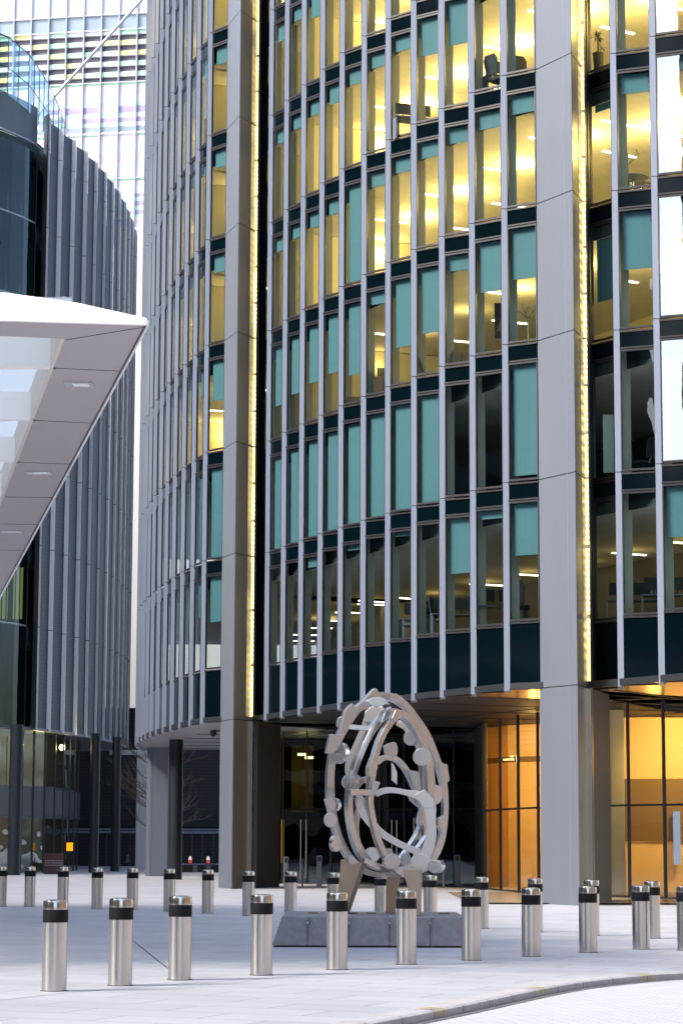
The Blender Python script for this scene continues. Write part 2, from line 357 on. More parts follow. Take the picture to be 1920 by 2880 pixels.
# ------------------------------------------------------------------ main building
Z=[11.65+3.93*k for k in range(9)]       # floor joint levels
ZS=5.88                                   # soffit
FR=[('K',4.58,64.76),('J',3.75,66.35),('I',2.94,67.84),('H',2.16,69.39),('G',1.41,70.99),('F',.675,72.58),('E',-.03,74.22),('D',-.69,75.87),('C',-1.34,77.53),('B',-1.965,79.2),('A',-2.56,80.9)]
FL=[(-4.90,83.35),(-5.42,85.1),(-5.905,86.88),(-6.36,88.65),(-6.78,90.42),(-7.175,92.2),(-7.55,94.0),(-7.885,95.8),(-8.195,97.62),(-8.49,99.45)]
h=math.radians(7.6)
while len(FL)<15:
    x,y=FL[-1]; FL.append((x-1.8*math.sin(h),y+1.8*math.cos(h))); h-=math.radians(2.0)
FM=[(7.49,62.84),(8.39,61.43),(9.32,60.0),(10.3,58.6)]
BLD=empty('office_building',(2,72,0),'tall curved office building with lilac metal fins, teal blinds and warm lit rooms','office building')
BLD.location=(2,72,0)
def bdir(x,y):
    a=math.atan2(x,y); return Vector((math.sin(a),math.cos(a)))
def ztop(x,y,k=.47): return 0
def fin(x,y,zmax):
    d=bdir(x,y); n=Vector((d.y,-d.x))
    f=MB(); wd=.082
    lv=[ZS-.04]+[z for z in Z if z<zmax]+[zmax]
    for a,b in zip(lv,lv[1:]):
        p=Vector((x,y)); P=[p-n*wd,p+n*wd,p+n*wd+d*1.05,p-n*wd+d*1.05]
        f.prism(P,a+(.012 if a!=lv[0] else 0),b-.012)
    f.mi=1
    P=[Vector((x,y))+d*.03-n*(wd-.02),Vector((x,y))+d*.03+n*(wd+.022),Vector((x,y))+d*1.0+n*(wd+.022),Vector((x,y))+d*1.0-n*(wd-.02)]
    f.prism(P,ZS,zmax-.02)
    return f
def zmaxof(y): return min(Z[-1]+2, H+y*.376+1.5)
nf=0
for (x,y) in [(a,b) for _,a,b in FR]+FL+FM:
    fin(x,y,zmaxof(y) if y<96 else zmaxof(96)).build('fin',[M['fin'],M['black']],BLD); nf+=1
ZTOPALL=39.5
def winmesh(m,p,q,z0,z1):
    p=Vector(p); q=Vector(q); d=(q-p).normalized(); n=Vector((-d.y,d.x))
    if n.y<0: n=-n
    m.mi=0
    def bar(a,b,c,e,t0=-.03,t1=.05): m.prism([a+n*t0,b+n*t0,b+n*t1,a+n*t1],c,e)
    bar(p,p+d*.035,z0,z1); bar(q-d*.035,q,z0,z1); bar(p+d*.035,q-d*.035,z0,z0+.06,-.03,.05); bar(p+d*.035,q-d*.035,z1-.05,z1,-.03,.05)
    m.mi=1
    m.face([(*(p+d*.03),z0+.05),(*(q-d*.03),z0+.05),(*(q-d*.03),z1-.04),(*(p+d*.03),z1-.04)])
def win(p,q,z0,z1,gl,blind,parent,spname='spandrel',makewin=True,gm=None,full=True):
    "one glazed bay: p left, q right (xy)"
    p=Vector(p); q=Vector(q); d=(q-p).normalized(); n=Vector((-d.y,d.x))   # n points inward (away from camera)
    if n.y<0: n=-n
    m=MB()
    if gm is None: gm=M['glass']
    # frame bars
    def bar(a,b,c,e,t0=-.03,t1=.05):
        m.prism([a+n*t0,b+n*t0,b+n*t1,a+n*t1],c,e)
    bar(p,p+d*.035,z0,z1); bar(q-d*.035,q,z0,z1); bar(p+d*.035,q-d*.035,z0,z0+.06,-.03,.05); bar(p+d*.035,q-d*.035,z1-.05,z1,-.03,.05)
    m.mi=1
    m.face([(*(p+d*.03),z0+.05),(*(q-d*.03),z0+.05),(*(q-d*.03),z1-.04),(*(p+d*.03),z1-.04)])
    o=m.build('window',[M['frame'],gm],parent)
    if blind>0:
        b=MB(); zb=z1-.05-(z1-z0-.12)*blind
        pp=p+d*.09+n*.13; qq=q-d*.02+n*.13
        b.prism([pp,qq,qq+n*.012,pp+n*.012],zb+.03,z1-.05); b.prism([pp-n*.008,qq-n*.008,qq+n*.02,pp+n*.02],zb,zb+.03)
        b.build('blind',M['blind'],o)
    return o
def spandrel(m,p,q,z0,z1):
    p=Vector(p); q=Vector(q); d=(q-p).normalized(); n=Vector((-d.y,d.x)); n=n if n.y>0 else -n
    m.mi=0; m.prism([p-n*.012,q-n*.012,q+n*.06,p+n*.06],z0+.025,z1-.025)
    m.mi=1; m.prism([p-n*.045,q-n*.045,q+n*.05,p+n*.05],z0-.02,z0+.024); m.prism([p-n*.045,q-n*.045,q+n*.05,p+n*.05],z1-.024,z1+.02)
ZF=[7.73]+Z     # floor start levels
SP=.55
# bays, left point then right point
right=[(a,b) for _,a,b in FR]           # K..A
def bk(p,l=1.07): return Vector(p)+bdir(*p)*l
def fr(p): 
    d=bdir(*p); return Vector(p)+Vector((d.y,-d.x))*.085+d*.03
bays=[]    # (name,left,right)
bays.append(('KC',fr(right[0]),Vector((5.46,64.28))))
names=[n for n,_,_ in FR]
for i in range(1,len(right)): bays.append((names[i]+names[i-1],fr(right[i]),bk(right[i-1])-Vector((.06,0))))
bays.append(('L1c',fr(FL[0]),Vector((-4.20,82.72))))
for i in range(1,9): bays.append(('L%d'%(i+1),fr(FL[i]),bk(FL[i-1])-Vector((.07,0))))
bays.append(('M0',Vector((7.02,64.62)),bk(FM[0])-Vector((.05,0))))
bays.append(('M1',fr(FM[0]),bk(FM[1])-Vector((.05,0))))
bays.append(('M2',fr(FM[1]),bk(FM[2])-Vector((.05,0))))
bays.append(('M3',fr(FM[2]),bk(FM[3])-Vector((.05,0))))
BL={ # blind fraction per storey 0..7
'KC':[.45,.97,.45,.17,.0],'JK':[.07,0,.45,.16,.0],'IJ':[.5,0,.14,.15,.42],'HI':[0,1,.62,.15,.36,.1],'GH':[.04,1,.65,.15,.15,.0],'FG':[0,1,.12,.15,.15,.1],
'EF':[.05,1,.72,1,.16,.1],'DE':[0,1,.60,.16,.2,.15],'CD':[.1,1,.6,.16,.16,.3],'BC':[0,1,.62,.14,.15,.15],'AB':[0,1,.65,.15,.15,.2],
'L1c':[.5,1,.45,.2,.2,.2,.15],'L2':[.4,1,.3,.0,.15,.2,.2],'L3':[.5,1,.6,.1,.1,.5,.15,.15],'L4':[.6,1,1,.4,.0,.1,.4,.2],'L5':[1,1,.6,0,.3,.1,.0,.2],
'L6':[.5,1,1,.2,0,.5,0,.2],'L7':[.5,1,1,.3,0,0,0,.2],'L8':[.5,1,1,.5,0,0,1,.2],'L9':[1,1,1,1,1,1,1,1],
'M0':[0,0,.66,.17,.0],'M1':[0,0,.5,.17,.0],'M2':[.42,.0,.3,.12,.0],'M3':[.4,.2,.3,.1,0]}
far_m=MB()
nwin=0
for nm,p,q in bays:
    fl=BL.get(nm) or BL.get(nm[::-1]) or [.2]*6
    zt=zmaxof(p.y) if p.y<96 else zmaxof(96)
    far_bay=nm in('L6','L7','L8','L9','M3')
    sp=MB(); spandrel(sp,p,q,ZS,ZF[0]-.03); sp.build('base_spandrel',[M['spandrel'],M['frame']],BLD)
    for k,z0 in enumerate(ZF):
        if z0>zt: break
        z1=(ZF[k+1]-SP) if k+1<len(ZF) else z0+3.3
        b=fl[k] if k<len(fl) else .15
        gm=M['mirror'] if (nm in('M2','M3') and k>=1) else M['glass']
        if far_bay: winmesh(far_m,p,q,z0+.02,z1); 
        else: o=win(p,q,z0+.02,z1,None,b,BLD,gm=gm); nwin+=1
        if k+1<len(ZF):
            if far_bay:
                far_m.mi=2; d=(Vector(q)-Vector(p)).normalized(); n=Vector((-d.y,d.x)); n=n if n.y>0 else -n
                far_m.prism([Vector(p)-n*.012,Vector(q)-n*.012,Vector(q)+n*.06,Vector(p)+n*.06],z1+.06,ZF[k+1]-.07)
            else:
                sp=MB(); spandrel(sp,p,q,z1+.04,ZF[k+1]-.05); sp.build('spandrel',[M['spandrel'],M['frame']],o)
o=far_m.build('window',[M['frame'],M['glass'],M['spandrel']],BLD); o['kind']='stuff'
print('windows',nwin)
# --- interiors: ceiling, slab, back wall per storey
edge=[bk(FM[3]),bk(FM[2]),bk(FM[1]),bk(FM[0]),Vector((6.9,65.0)),Vector((5.5,65.15))]+[bk(p,1.2) for p in right]+[Vector((-3.2,82.9)),Vector((-4.3,83.4))]+[bk(p,1.2) for p in FL[:14]]
def offp(pl,d):
    r=[]
    for i,p in enumerate(pl):
        a=pl[max(i-1,0)]; b=pl[min(i+1,len(pl)-1)]; t=(b-a).normalized(); r.append(p+Vector((t.y,-t.x))*d)
    return r
inn=offp(edge,8.5)
if inn[12].x<edge[12].x: inn=offp(edge,-8.5)
for i in range(8): inn[i]=edge[i]+Vector((.86,.51))*8.5
m0=MB();m1=MB();m2=MB();m3=MB();m4=MB();m5=MB()
for k,z0 in enumerate(ZF):
    zn=ZF[k+1] if k+1<len(ZF) else z0+3.93
    zc=zn-.95
    for i in range(len(edge)-1):
        a,b,c,d=edge[i],edge[i+1],inn[i+1],inn[i]
        m0.face([(*a,zc),(*b,zc),(*c,zc),(*d,zc)])                 # ceiling
        m1.face([(*a,z0-.05),(*b,z0-.05),(*c,z0-.05),(*d,z0-.05)])   # carpet
        m2.face([(*a,zc),(*b,zc),(*b,zn-.08),(*a,zn-.08)])           # bulkhead
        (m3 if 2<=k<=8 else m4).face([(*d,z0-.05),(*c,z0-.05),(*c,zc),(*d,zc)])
    # slab strip from facade to edge
fe=[Vector(p) for p in FM[::-1]]+[Vector((6.7,64.3)),Vector((5.6,64.6))]+[Vector(p)+bdir(*p)*.1 for p in right]+[Vector((-3.1,82.5)),Vector((-4.3,82.8))]+[Vector(p)+bdir(*p)*.1 for p in FL[:14]]
slab=MB()
for k,z in enumerate(ZF[1:]):
    for nm,p,q in bays:
        # triangular floor ledge inside each pane
        d=(q-p).normalized(); n=Vector((-d.y,d.x)); n=n if n.y>0 else -n
        slab.prism([p+n*.2,q+n*.2,q+n*1.4,p+n*1.4],z-.30,z-.06)
slab.build('floor_edge',M['bulk'],BLD)
m0.build('ceiling',M['ceil'],BLD); m1.build('carpet',M['floor'],BLD); m2.build('bulkhead',M['bulk'],BLD); m3.build('back_wall',M['officewall'],BLD); m4.build('dim_back_wall',M['dimwall'],BLD)
# piers behind the fins and cross partitions
pm=MB()
for i,p in enumerate(right+FM):
    p=Vector(p); d=bdir(*p); n=Vector((d.y,-d.x))
    a=p+n*.10+d*.75; 
    pm.prism([a,a+n*.26,a+n*.26+d*.5,a+d*.5],ZF[0],ZF[-1])
pm.build('pier',M['pier'],BLD)
part=MB(); 
for (i,ks) in ((14,(2,3,4,5,6)),(16,(2,3,4,5)),(20,(3,4,5,6)),(24,(2,3,4,5,6))):
    if i>=len(edge): continue
    for k in ks:
        a=edge[i]; c=inn[i]; part.wall(a,c,.1,ZF[k]-.04,ZF[k]+2.95 if k+1<len(ZF) else ZF[k]+2.9)
part.build('partition',M['officewall'],BLD)
# ceiling lamps and room lights
nl=0
inwd=Vector((.88,.47))
for k in range(0,8):
    zc=(ZF[k+1])-.95 if k+1<len(ZF) else ZF[k]+2.98
    for i in range(0,len(edge)-2,2):
        e=(edge[i]+edge[i+1])/2; f=(inn[i]+inn[i+1])/2; u_=(f-e).normalized()
        vis = ZF[k]-H < e.y*.376
        if not vis: continue
        lit = k>=2
        if k in(0,): rows=(.78,)
        elif k==1: rows=()
        else: rows=(.18,.5)
        for r_ in rows:
            c=e+(f-e)*r_
            if nl<98:
                lm=MB(); lm.wall(c,c+u_*1.25,.09,zc-.03,zc-.004); lm.build('ceiling_lamp',M['lamp'],BLD); nl+=1
def plight(x,y,z,e,col=(1,.66,.20),r=.35,name='room_light',aim=None):
    l=bpy.data.lights.new(name,'SPOT' if aim else 'POINT'); l.energy=e
    if aim: l.spot_size=math.radians(125); l.spot_blend=.8
    l.energy=e; l.color=col; l.shadow_soft_size=r
    o=bpy.data.objects.new(name,l); C.collection.objects.link(o); o.location=(x,y,z); o.parent=BLD; o.matrix_parent_inverse=BLD.matrix_basis.inverted()
    if aim: o.rotation_euler=(Vector(aim)-Vector((x,y,z))).to_track_quat('-Z','Y').to_euler()
    return o
for k,e0 in ((0,4),(2,50),(3,95),(4,110),(5,110),(6,105),(7,105)):
    zc=ZF[k]+2.98-.55
    for i in (2,4,6,8,10,12,14,16,20,24):
        if i>=len(edge): continue
        e=edge[i]; f=inn[i]; c=e+(f-e)*(.33 if k else .8)
        if ZF[k]-H > e.y*.376: continue
        s=1.0
        if k==2 and i>8: s=.35
        if i>=18: s=2.6
        plight(c.x,c.y,zc,e0*s)
print('lamps',nl,'fins',nf)
# roof/back mass of the building (behind rooms)
bmass=MB()
poly=[tuple(p) for p in inn]; far=[tuple(Vector(p)+Vector((14,22))) for p in (inn[-1],inn[0])]
inn2=[tuple(p+Vector((.12,.12))) for p in inn]
bmass.prism(inn2+[(inn2[-1][0]+25,inn2[-1][1]+12),(inn2[0][0]+25,inn2[0][1]+10)],ZS+.2,ZTOPALL+6); 
bmass.build('core_wall',M['darkwall'],BLD)
# ------------------------------------------------------------------ soffit + columns
def inner_off(pl,d):
    r=offp(pl,d); return r if r[5].x>pl[5].x else offp(pl,-d)
ext=[Vector(p) for p in FM[::-1]]+[Vector((6.75,63.9)),Vector((5.5,64.2))]+[Vector(p)+bdir(*p)*.1 for p in right]+[Vector((-3.1,82.2)),Vector((-4.3,82.6))]+[Vector(p)+bdir(*p)*.1 for p in FL[:16]]
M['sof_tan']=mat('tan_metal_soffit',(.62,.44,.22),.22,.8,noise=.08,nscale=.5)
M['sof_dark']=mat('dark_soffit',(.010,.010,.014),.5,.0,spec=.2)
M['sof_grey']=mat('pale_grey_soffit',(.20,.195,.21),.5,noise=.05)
deep=inner_off(ext,26)
def soffit(i0,i1,m_,name):
    m=MB()
    for i in range(i0,i1):
        m.prism([ext[i],ext[i+1],deep[i+1],deep[i]],ZS+.02,ZS+.16)
    return m.build(name,m_,BLD)
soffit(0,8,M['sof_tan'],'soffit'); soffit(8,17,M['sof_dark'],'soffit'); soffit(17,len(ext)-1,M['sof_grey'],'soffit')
fe_=MB()
for a,b in zip(ext,ext[1:]): fe_.wall(a,b,.03,ZS-.01,ZS+.17,side=1)
fe_.build('soffit_edge',M['black'],BLD)
sj=MB()
for i in range(0,len(ext),2):
    a=ext[i]; b=deep[i]; sj.wall(a+(b-a)*.06,a+(b-a)*.8,.09,ZS-.004,ZS+.012)
for f_ in (.22,.42):
    q=[ext[i]+(deep[i]-ext[i])*f_ for i in range(len(ext))]
    for a,b in zip(q,q[1:]): sj.wall(a,b,.07,ZS-.008,ZS+.010)
sj.build('soffit_joint',M['black'],BLD)
def column(poly_up,side_start,name,zt,joints,led=None,low=None):
    "poly_up: L,C,R corners; faces"
    L,Cc,R=[Vector(p) for p in poly_up]
    B1=R+(R-Cc)*.35+Vector((0,.5)); B2=L+Vector((.1,1.2))
    m=MB(); lv=[-.05]+joints+[zt]
    for a,b in zip(lv,lv[1:]):
        a2=a+.014; b2=b-.014
        m.mi=0; m.prism([L,Cc,R,B1,B2],a2,b2)
    m.mi=1; g=.02; s=(L+R+B1+B2)/4
    def sh(p): return p+(s-p).normalized()*g
    m.prism([sh(p) for p in (L,Cc,R,B1,B2)],0,zt-.02)
    o=m.build('column',[M['panel'],M['black']],BLD)
    # bronze return face
    d=(R-Cc).normalized(); n=Vector((d.y,-d.x))
    bz=MB()
    for a,b in zip(lv,lv[1:]): bz.wall(Cc+d*.02,R,.012,max(a,0)+.016,b-.016,side=-1)
    bz.build('column_return',M['bronze'],BLD)
    # thin raised cover strip on the wide face
    st=MB(); e=(L-Cc).normalized(); st.wall(Cc+e*.36,Cc+e*.345,.008,0.02,zt,side=1 if False else -1)
    q=Cc+e*.36; nn=Vector((e.y,-e.x)); nn=nn if nn.y<0 else -nn
    st=MB(); st.prism([q,q+e*.014,q+e*.014+nn*.005,q+nn*.005],.02,zt); st.build('cover_strip',M['fin'],BLD)
    return L,Cc,R,d
zt1=29; zt2=35
L,Cc,R,d=column([(5.44,64.30),(6.32,62.82),(6.70,64.0)],None,'column',zt1,[ZS]+[z for z in Z if z<zt1])
def ledstrip(R,d,zt,w_=.045):
    n=Vector((d.y,-d.x)); n=n if n.x>0 else -n
    m=MB(); a=R-d*.02
    # trim rails either side
    for t0,t1,mi in ((.012,.03,0),(.055,.085,0)):
        m.prism([a+n*.0+d*t0,a+d*t1,a+d*t1+n*.11,a+d*t0+n*.11],0.02,zt)
    m.build('steel_rail',M['steel'],BLD)
    zz=[ZS+.1]+Z
    for z0,z1 in zip(zz,zz[1:]):
        if z0>zt: break
        for f0,f1 in ((0,.32),(.33,.66),(.67,1)):
            s=MB(); z_a=z0+(z1-z0)*f0+.04; z_b=z0+(z1-z0)*f1-.02
            s.prism([a+n*.03-d*.02,a+n*.03+d*.01,a+d*.01+n*.10,a+n*.10-d*.02],z_a,z_b); s.build('led_strip',M['led'],BLD)
ledstrip(R,d,zt1)
def glowband(R,d,w_,zt,m_):  # emissive panels standing in for LED glow on the bronze return
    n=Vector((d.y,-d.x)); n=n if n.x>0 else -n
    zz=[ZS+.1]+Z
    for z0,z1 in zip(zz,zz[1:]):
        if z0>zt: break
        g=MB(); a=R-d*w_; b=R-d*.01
        g.prism([a+n*.0,b+n*.0,b+n*.03,a+n*.03],z0+.06,z1-.04); g.build('painted_led_glow',m_,BLD)
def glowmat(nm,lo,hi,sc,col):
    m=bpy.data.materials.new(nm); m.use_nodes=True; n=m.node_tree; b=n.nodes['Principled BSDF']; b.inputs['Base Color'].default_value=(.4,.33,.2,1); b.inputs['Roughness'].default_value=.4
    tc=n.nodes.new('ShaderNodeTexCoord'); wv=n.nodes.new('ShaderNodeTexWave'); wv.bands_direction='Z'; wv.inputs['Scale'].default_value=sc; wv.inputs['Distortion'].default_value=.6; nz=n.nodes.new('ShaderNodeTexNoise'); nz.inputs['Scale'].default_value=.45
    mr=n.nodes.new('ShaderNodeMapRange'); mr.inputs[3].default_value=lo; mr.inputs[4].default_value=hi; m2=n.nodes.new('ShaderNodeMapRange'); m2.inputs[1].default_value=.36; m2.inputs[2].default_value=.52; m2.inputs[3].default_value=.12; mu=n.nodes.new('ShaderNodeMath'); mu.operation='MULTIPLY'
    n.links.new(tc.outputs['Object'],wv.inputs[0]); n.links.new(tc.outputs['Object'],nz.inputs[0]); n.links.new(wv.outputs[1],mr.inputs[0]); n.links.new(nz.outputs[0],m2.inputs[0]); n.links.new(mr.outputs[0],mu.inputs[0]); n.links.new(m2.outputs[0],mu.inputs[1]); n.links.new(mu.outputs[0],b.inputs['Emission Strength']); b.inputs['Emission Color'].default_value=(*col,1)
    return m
glowband(R,d,.42,zt1,glowmat('banded_painted_glow',.05,.30,1.1,(1,.74,.18)))
# fill between column and first pane on the right
m=MB(); m.prism([(6.74,64.1),(6.80,64.0),(6.90,64.35),(6.86,64.5)],.05,zt1); m.mi=1; m.prism([(6.86,64.4),(6.93,64.35),(7.03,64.66),(6.9,64.8)],ZS,zt1)
m.build('jamb',[M['bronze'],M['black']],BLD)
m=MB(); m.prism([(6.85,64.3),(7.62,66.75),(6.7,67.4),(6.1,65.2)],.02,ZS-.01); m.build('column_back',M['olive'],BLD)
m=MB(); m.prism([(6.76,64.12),(6.83,64.06),(6.86,64.26),(6.80,64.3)],.02,ZS-.02); m.build('column_gap',M['black'],BLD)
L2,C2,R2,d2=column([(-4.22,82.65),(-3.69,81.02),(-3.16,82.2)],None,'column',zt2,[ZS]+[z for z in Z if z<zt2])
ledstrip(R2,d2,zt2,.07)
glowband(R2,d2,.34,zt2,glowmat('soft_painted_glow',.11,.18,1.1,(1,.76,.26)))
m=MB(); m.prism([(-3.14,82.3),(-3.05,82.25),(-2.98,82.5),(-3.08,82.6)],.05,zt2); m.mi=1; m.prism([(-3.0,82.5),(-2.72,82.15),(-2.66,82.5),(-2.95,82.9)],ZS,zt2); m.build('jamb',[M['bronze'],M['spandrel']],BLD)
m=MB(); m.prism([(-3.06,82.5),(-2.95,82.35),(-2.90,82.6),(-3.0,82.7)],.05,ZS-.01); m.mi=1; m.prism([(-2.92,82.7),(-2.15,84.3),(-2.6,85.4),(-3.2,84)],.05,ZS-.01)
m.build('column_back',[M['panel'],mat('dark_bronze_cladding',(.055,.052,.048),.4,.2)],BLD)
# third grey column and dark round column under the left end
def col3():
    Y=106; xl=XU(408,Y); xr=XU(470,Y)
    m=MB(); m.prism([(xl,Y+.3),(xl+.18,Y),(xr,Y),(xr+.1,Y+1.4),(xl,Y+1.5)],gz(Y)-.05,ZS+.1); m.mi=1
    m.box(xl+.27,xl+.285,Y-.006,Y+.05,gz(Y),ZS)
    m.build('column',[M['panel'],M['joint']],BLD,bevel=.01)
    Y=98; xc=XU(492,Y)
    m=MB(); m.lathe([(0,-.05),(.30,-.05),(.30,6.1),(0,6.1)],32,(xc,Y,gz(Y))); m.build('column',M['navycol'],BLD,smooth=True)
col3()
# ------------------------------------------------------------------ ground floor: lobby and entrance
lob=[(11.8,67.6),(10.6,68.3),(9.5,69.4),(8.6,70.6),(7.7,72.3),(7.0,74.2),(6.35,76.0),(5.85,77.8),(5.42,80.2),(5.10,83.2)]
lg=MB(); lm=MB()
for a,b in zip(lob,lob[1:]): lg.face([(*a,gz(a[1])),(*b,gz(b[1])),(*b,ZS),(*a,ZS)])
for p in lob: lm.box(p[0]-.045,p[0]+.045,p[1]-.06,p[1]+.1,gz(70)-.02,ZS)
for a,b in zip(lob,lob[1:]): lm.wall(a,b,.05,2.78,2.84); lm.wall(a,b,.05,0,.14)
g=lg.build('lobby_glazing',M['bronzeglass'],BLD); lm.build('mullion',M['black'],g)
# glass fine joints
# lobby interior
li=MB(); li.face([(3.5,64,.09),(30,64,.09),(30,104,.09),(3.5,104,.09)]); li.build('lobby_floor',M['lobbyfloor'],BLD)
lw=MB()
arc=[(5.35,86.2),(6.0,84.6),(7.2,83.5),(8.8,82.8),(11,82.4)]
for a,b in zip(arc,arc[1:]): lw.wall(a,b,.15,.1,4.55); lw.wall((a[0],a[1]-.0),(b[0],b[1]-.0),.14,4.75,ZS)
lw.wall((5.2,83.8),(5.35,86.2),.1,.1,ZS)
lw2=MB()
for a,b in zip(arc,arc[1:]): lw2.wall((a[0],a[1]+.03),(b[0],b[1]+.03),.1,4.55,4.75)
lw2.build('lobby_cove',M['lobbydark'],BLD)
lw.wall((11,82.4),(11.1,79),.15,.1,ZS)
lw.build('lobby_wall',M['gold'],BLD)
lw=MB(); lw.box(9.0,16,79.0,79.2,3.85,ZS); lw.build('lobby_wall',M['gold'],BLD)
lw=MB(); lw.box(9.05,16,78.9,79.25,1.75,3.83); lw.build('lobby_dark_panel',M['lobbydark'],BLD)
lw=MB(); lw.box(9.0,16,79.0,79.2,.1,1.74); lw.build('lobby_wall',M['gold'],BLD)
lw=MB(); lw.box(8.55,8.95,74.5,79.2,.1,ZS); lw.build('lobby_pier',M['officewall'],BLD)
scr=MB(); scr.box(11.05,11.27,78.6,78.7,1.0,2.75); tag(scr.build('display_screen',emis('screen_light',(.5,.62,.85),.22)),'tall narrow pale blue screen glowing against the bronze lobby wall','screen')
for x,y,z,e,aim in ((7.2,80.0,5.2,430,(7.6,84,3.2)),(9.3,79.6,5.2,230,(9.6,83,3)),(12.3,75.6,5.2,300,(12.3,79.5,4.2)),(10.4,73.5,5.2,150,(11,79,2)),(14,73,5.2,110,(14,79,3))):
    plight(x,y,z,e,(1,.64,.18),.25,'lobby_light',aim)
plight(9.8,73.5,4.4,14,(1,.64,.18),.25,'lobby_light')
plight(6.6,79.3,4.6,30,(1,.64,.18),.25,'lobby_light')
# entrance recess: dark glass wall
en=MB(); p0=(-2.2,90.5); p1=(5.15,88.2)
en.face([(p0[0],p0[1],.1),(p1[0],p1[1],.1),(p1[0],p1[1],ZS),(p0[0],p0[1],ZS)]); g=en.build('entrance_glazing',M['darkglass'],BLD)
em=MB()
for k in range(9):
    t=k/8; x=p0[0]+(p1[0]-p0[0])*t; y=p0[1]+(p1[1]-p0[1])*t
    em.box(x-.03,x+.03,y-.08,y+.05,.1,ZS)
em.wall(p0,p1,.06,2.9,2.98); em.build('mullion',M['black'],g)
eb=MB(); eb.box(-2.6,5.2,99,99.3,.1,ZS); eb.box(-2.6,-2.4,90.5,99,.1,ZS); eb.box(5.0,5.15,83.2,99,.1,ZS); eb.build('entrance_wall',M['darkwall'],BLD)
ef=MB(); ef.face([(-2.6,90.6,.135),(5.1,88.4,.135),(5.1,99,.135),(-2.6,99,.135)]); ef.build('entrance_floor',M['sof_dark'],BLD)
M['curtain']=mat('gold_curtain',(.30,.21,.06),.7,noise=.5,nscale=3,stretch=(6,6,.3))
cu=MB(); x=-1.9
for k in range(9): cu.tube([(-1.95+k*.1,96,2.9),(-1.95+k*.1,96,5.6)],.05,6)
cu.build('curtain',M['curtain'],BLD)
plight(-1.3,93.5,5.0,12,(1,.8,.3),.15,'entrance_light')
for u,v in ((848,2122),(869,2131)):
    p=at(u,v,94); q=MB(); q.box(p.x-.16,p.x+.16,94,94.4,p.z-.03,p.z+.05); q.build('downlight',emis('downlight_glow',(1,.8,.25),5),BLD)
# jamb of the entrance: amber strip
q=MB(); p=at(794,2450,90.9); q.box(p.x-.05,p.x+.05,90.9,91.0,.9,2.55); q.build('amber_jamb_light',emis('amber_light',(1,.45,.05),.2),BLD)
# doors: pull handles
for u0 in (845,860,1101,1115,1163):
    p=at(u0,2450,88.0 if u0<1000 else 87.6)
    h_=MB(); top=2.52 if u0!=1163 else 2.6
    h_.tube([(p.x,p.y,.35),(p.x,p.y,top)],.022,10); h_.tube([(p.x,p.y,.9),(p.x,p.y+.35,.9)],.012,6); h_.tube([(p.x,p.y,2.2),(p.x,p.y+.35,2.2)],.012,6)
    h_.build('door_handle',M['steel'],BLD)
def pedestal(u,Y,w_,h_,label):
    p=at(u,2480,Y); z=gz(Y)
    r=empty('access_post',(p.x,Y,z),label,'access post','slim steel access posts at the entrance')
    m=MB(); m.box(p.x-w_,p.x+w_,Y,Y+.16,z,z+h_); m.build('post',M['panel'],r,bevel=.02)
    m=MB(); m.box(p.x-w_*.6,p.x+w_*.6,Y-.006,Y+.01,z+h_-.22,z+h_-.05); m.build('reader',M['black'],r)
pedestal(804,86.5,.09,1.05,'slim grey access post beside the bronze column, left of the door handles')
pedestal(897,86.0,.1,1.1,'slim grey access post right of the paired door handles')
pedestal(850,85.0,.03,.98,'thin steel post in front of the paired door handles')
pedestal(1246,84.0,.035,.98,'thin steel post right of the sculpture, by the dark wall')
pedestal(1285,86.0,.11,1.15,'dark access post near the golden lobby glass')
# ------------------------------------------------------------------ things in the office windows
def office_chair(x,y,z,label,s=1,rz=0):
    r=empty('office_chair',(x,y,z),label,'office chair','office chairs seen in the windows')
    m=MB(); m.prism([(-.24,-.22),(.24,-.22),(.26,.2),(-.26,.2)],.44,.52); m.build('seat',M['chairblk'],r,bevel=.03)
    m=MB(); m.slab([(-.22,.2,.58),(.22,.2,.58),(.26,.27,1.0),(.18,.3,1.15),(-.18,.3,1.15),(-.26,.27,1.0)],(0,.05,0)); m.build('backrest',M['chairblk'],r,bevel=.02)
    m=MB(); m.tube([(0,0,.1),(0,0,.45)],.03,8)
    for k in range(5):
        a=2*PI*k/5; m.tube([(0,0,.12),(.3*math.cos(a),.3*math.sin(a),.05)],.022,6)
    m.build('base',M['chairblk'],r)
    m=MB(); m.tube([(0,.2,.45),(0,.26,.7)],.02,6); m.build('back_bar',M['steel'],r)
    for c in r.children: c.matrix_parent_inverse.identity()
    r.rotation_euler.z=rz; r.scale=(s,s,s)
def wpt(u,v,z):  # point on a horizontal plane z seen at u,v
    return atz(u,v,z)
ofl=lambda k:ZF[k]-.04
office_chair(4.55,66.6,ofl(4),'dark office chair turned sideways behind the top right fins',1.05,2.3)
office_chair(5.25,66.0,ofl(4),'dark swivel chair beside the big grey column on a top lit floor',1.0,.4)
office_chair(5.0,66.2,ofl(0),'bulky black chair in the lowest window left of the big column',1.25,.2)
office_chair(3.0,69.6,ofl(0),'black office chair in a dim low window, fourth bay left of the big column',1.1,1.2)
office_chair(8.3,64.0,ofl(1),'pale framed office chair behind the right hand window',1.0,-2.2)
office_chair(2.2,71,ofl(0),'black office chair in a dim low window, fifth bay left of the big column',1.1,-.6)
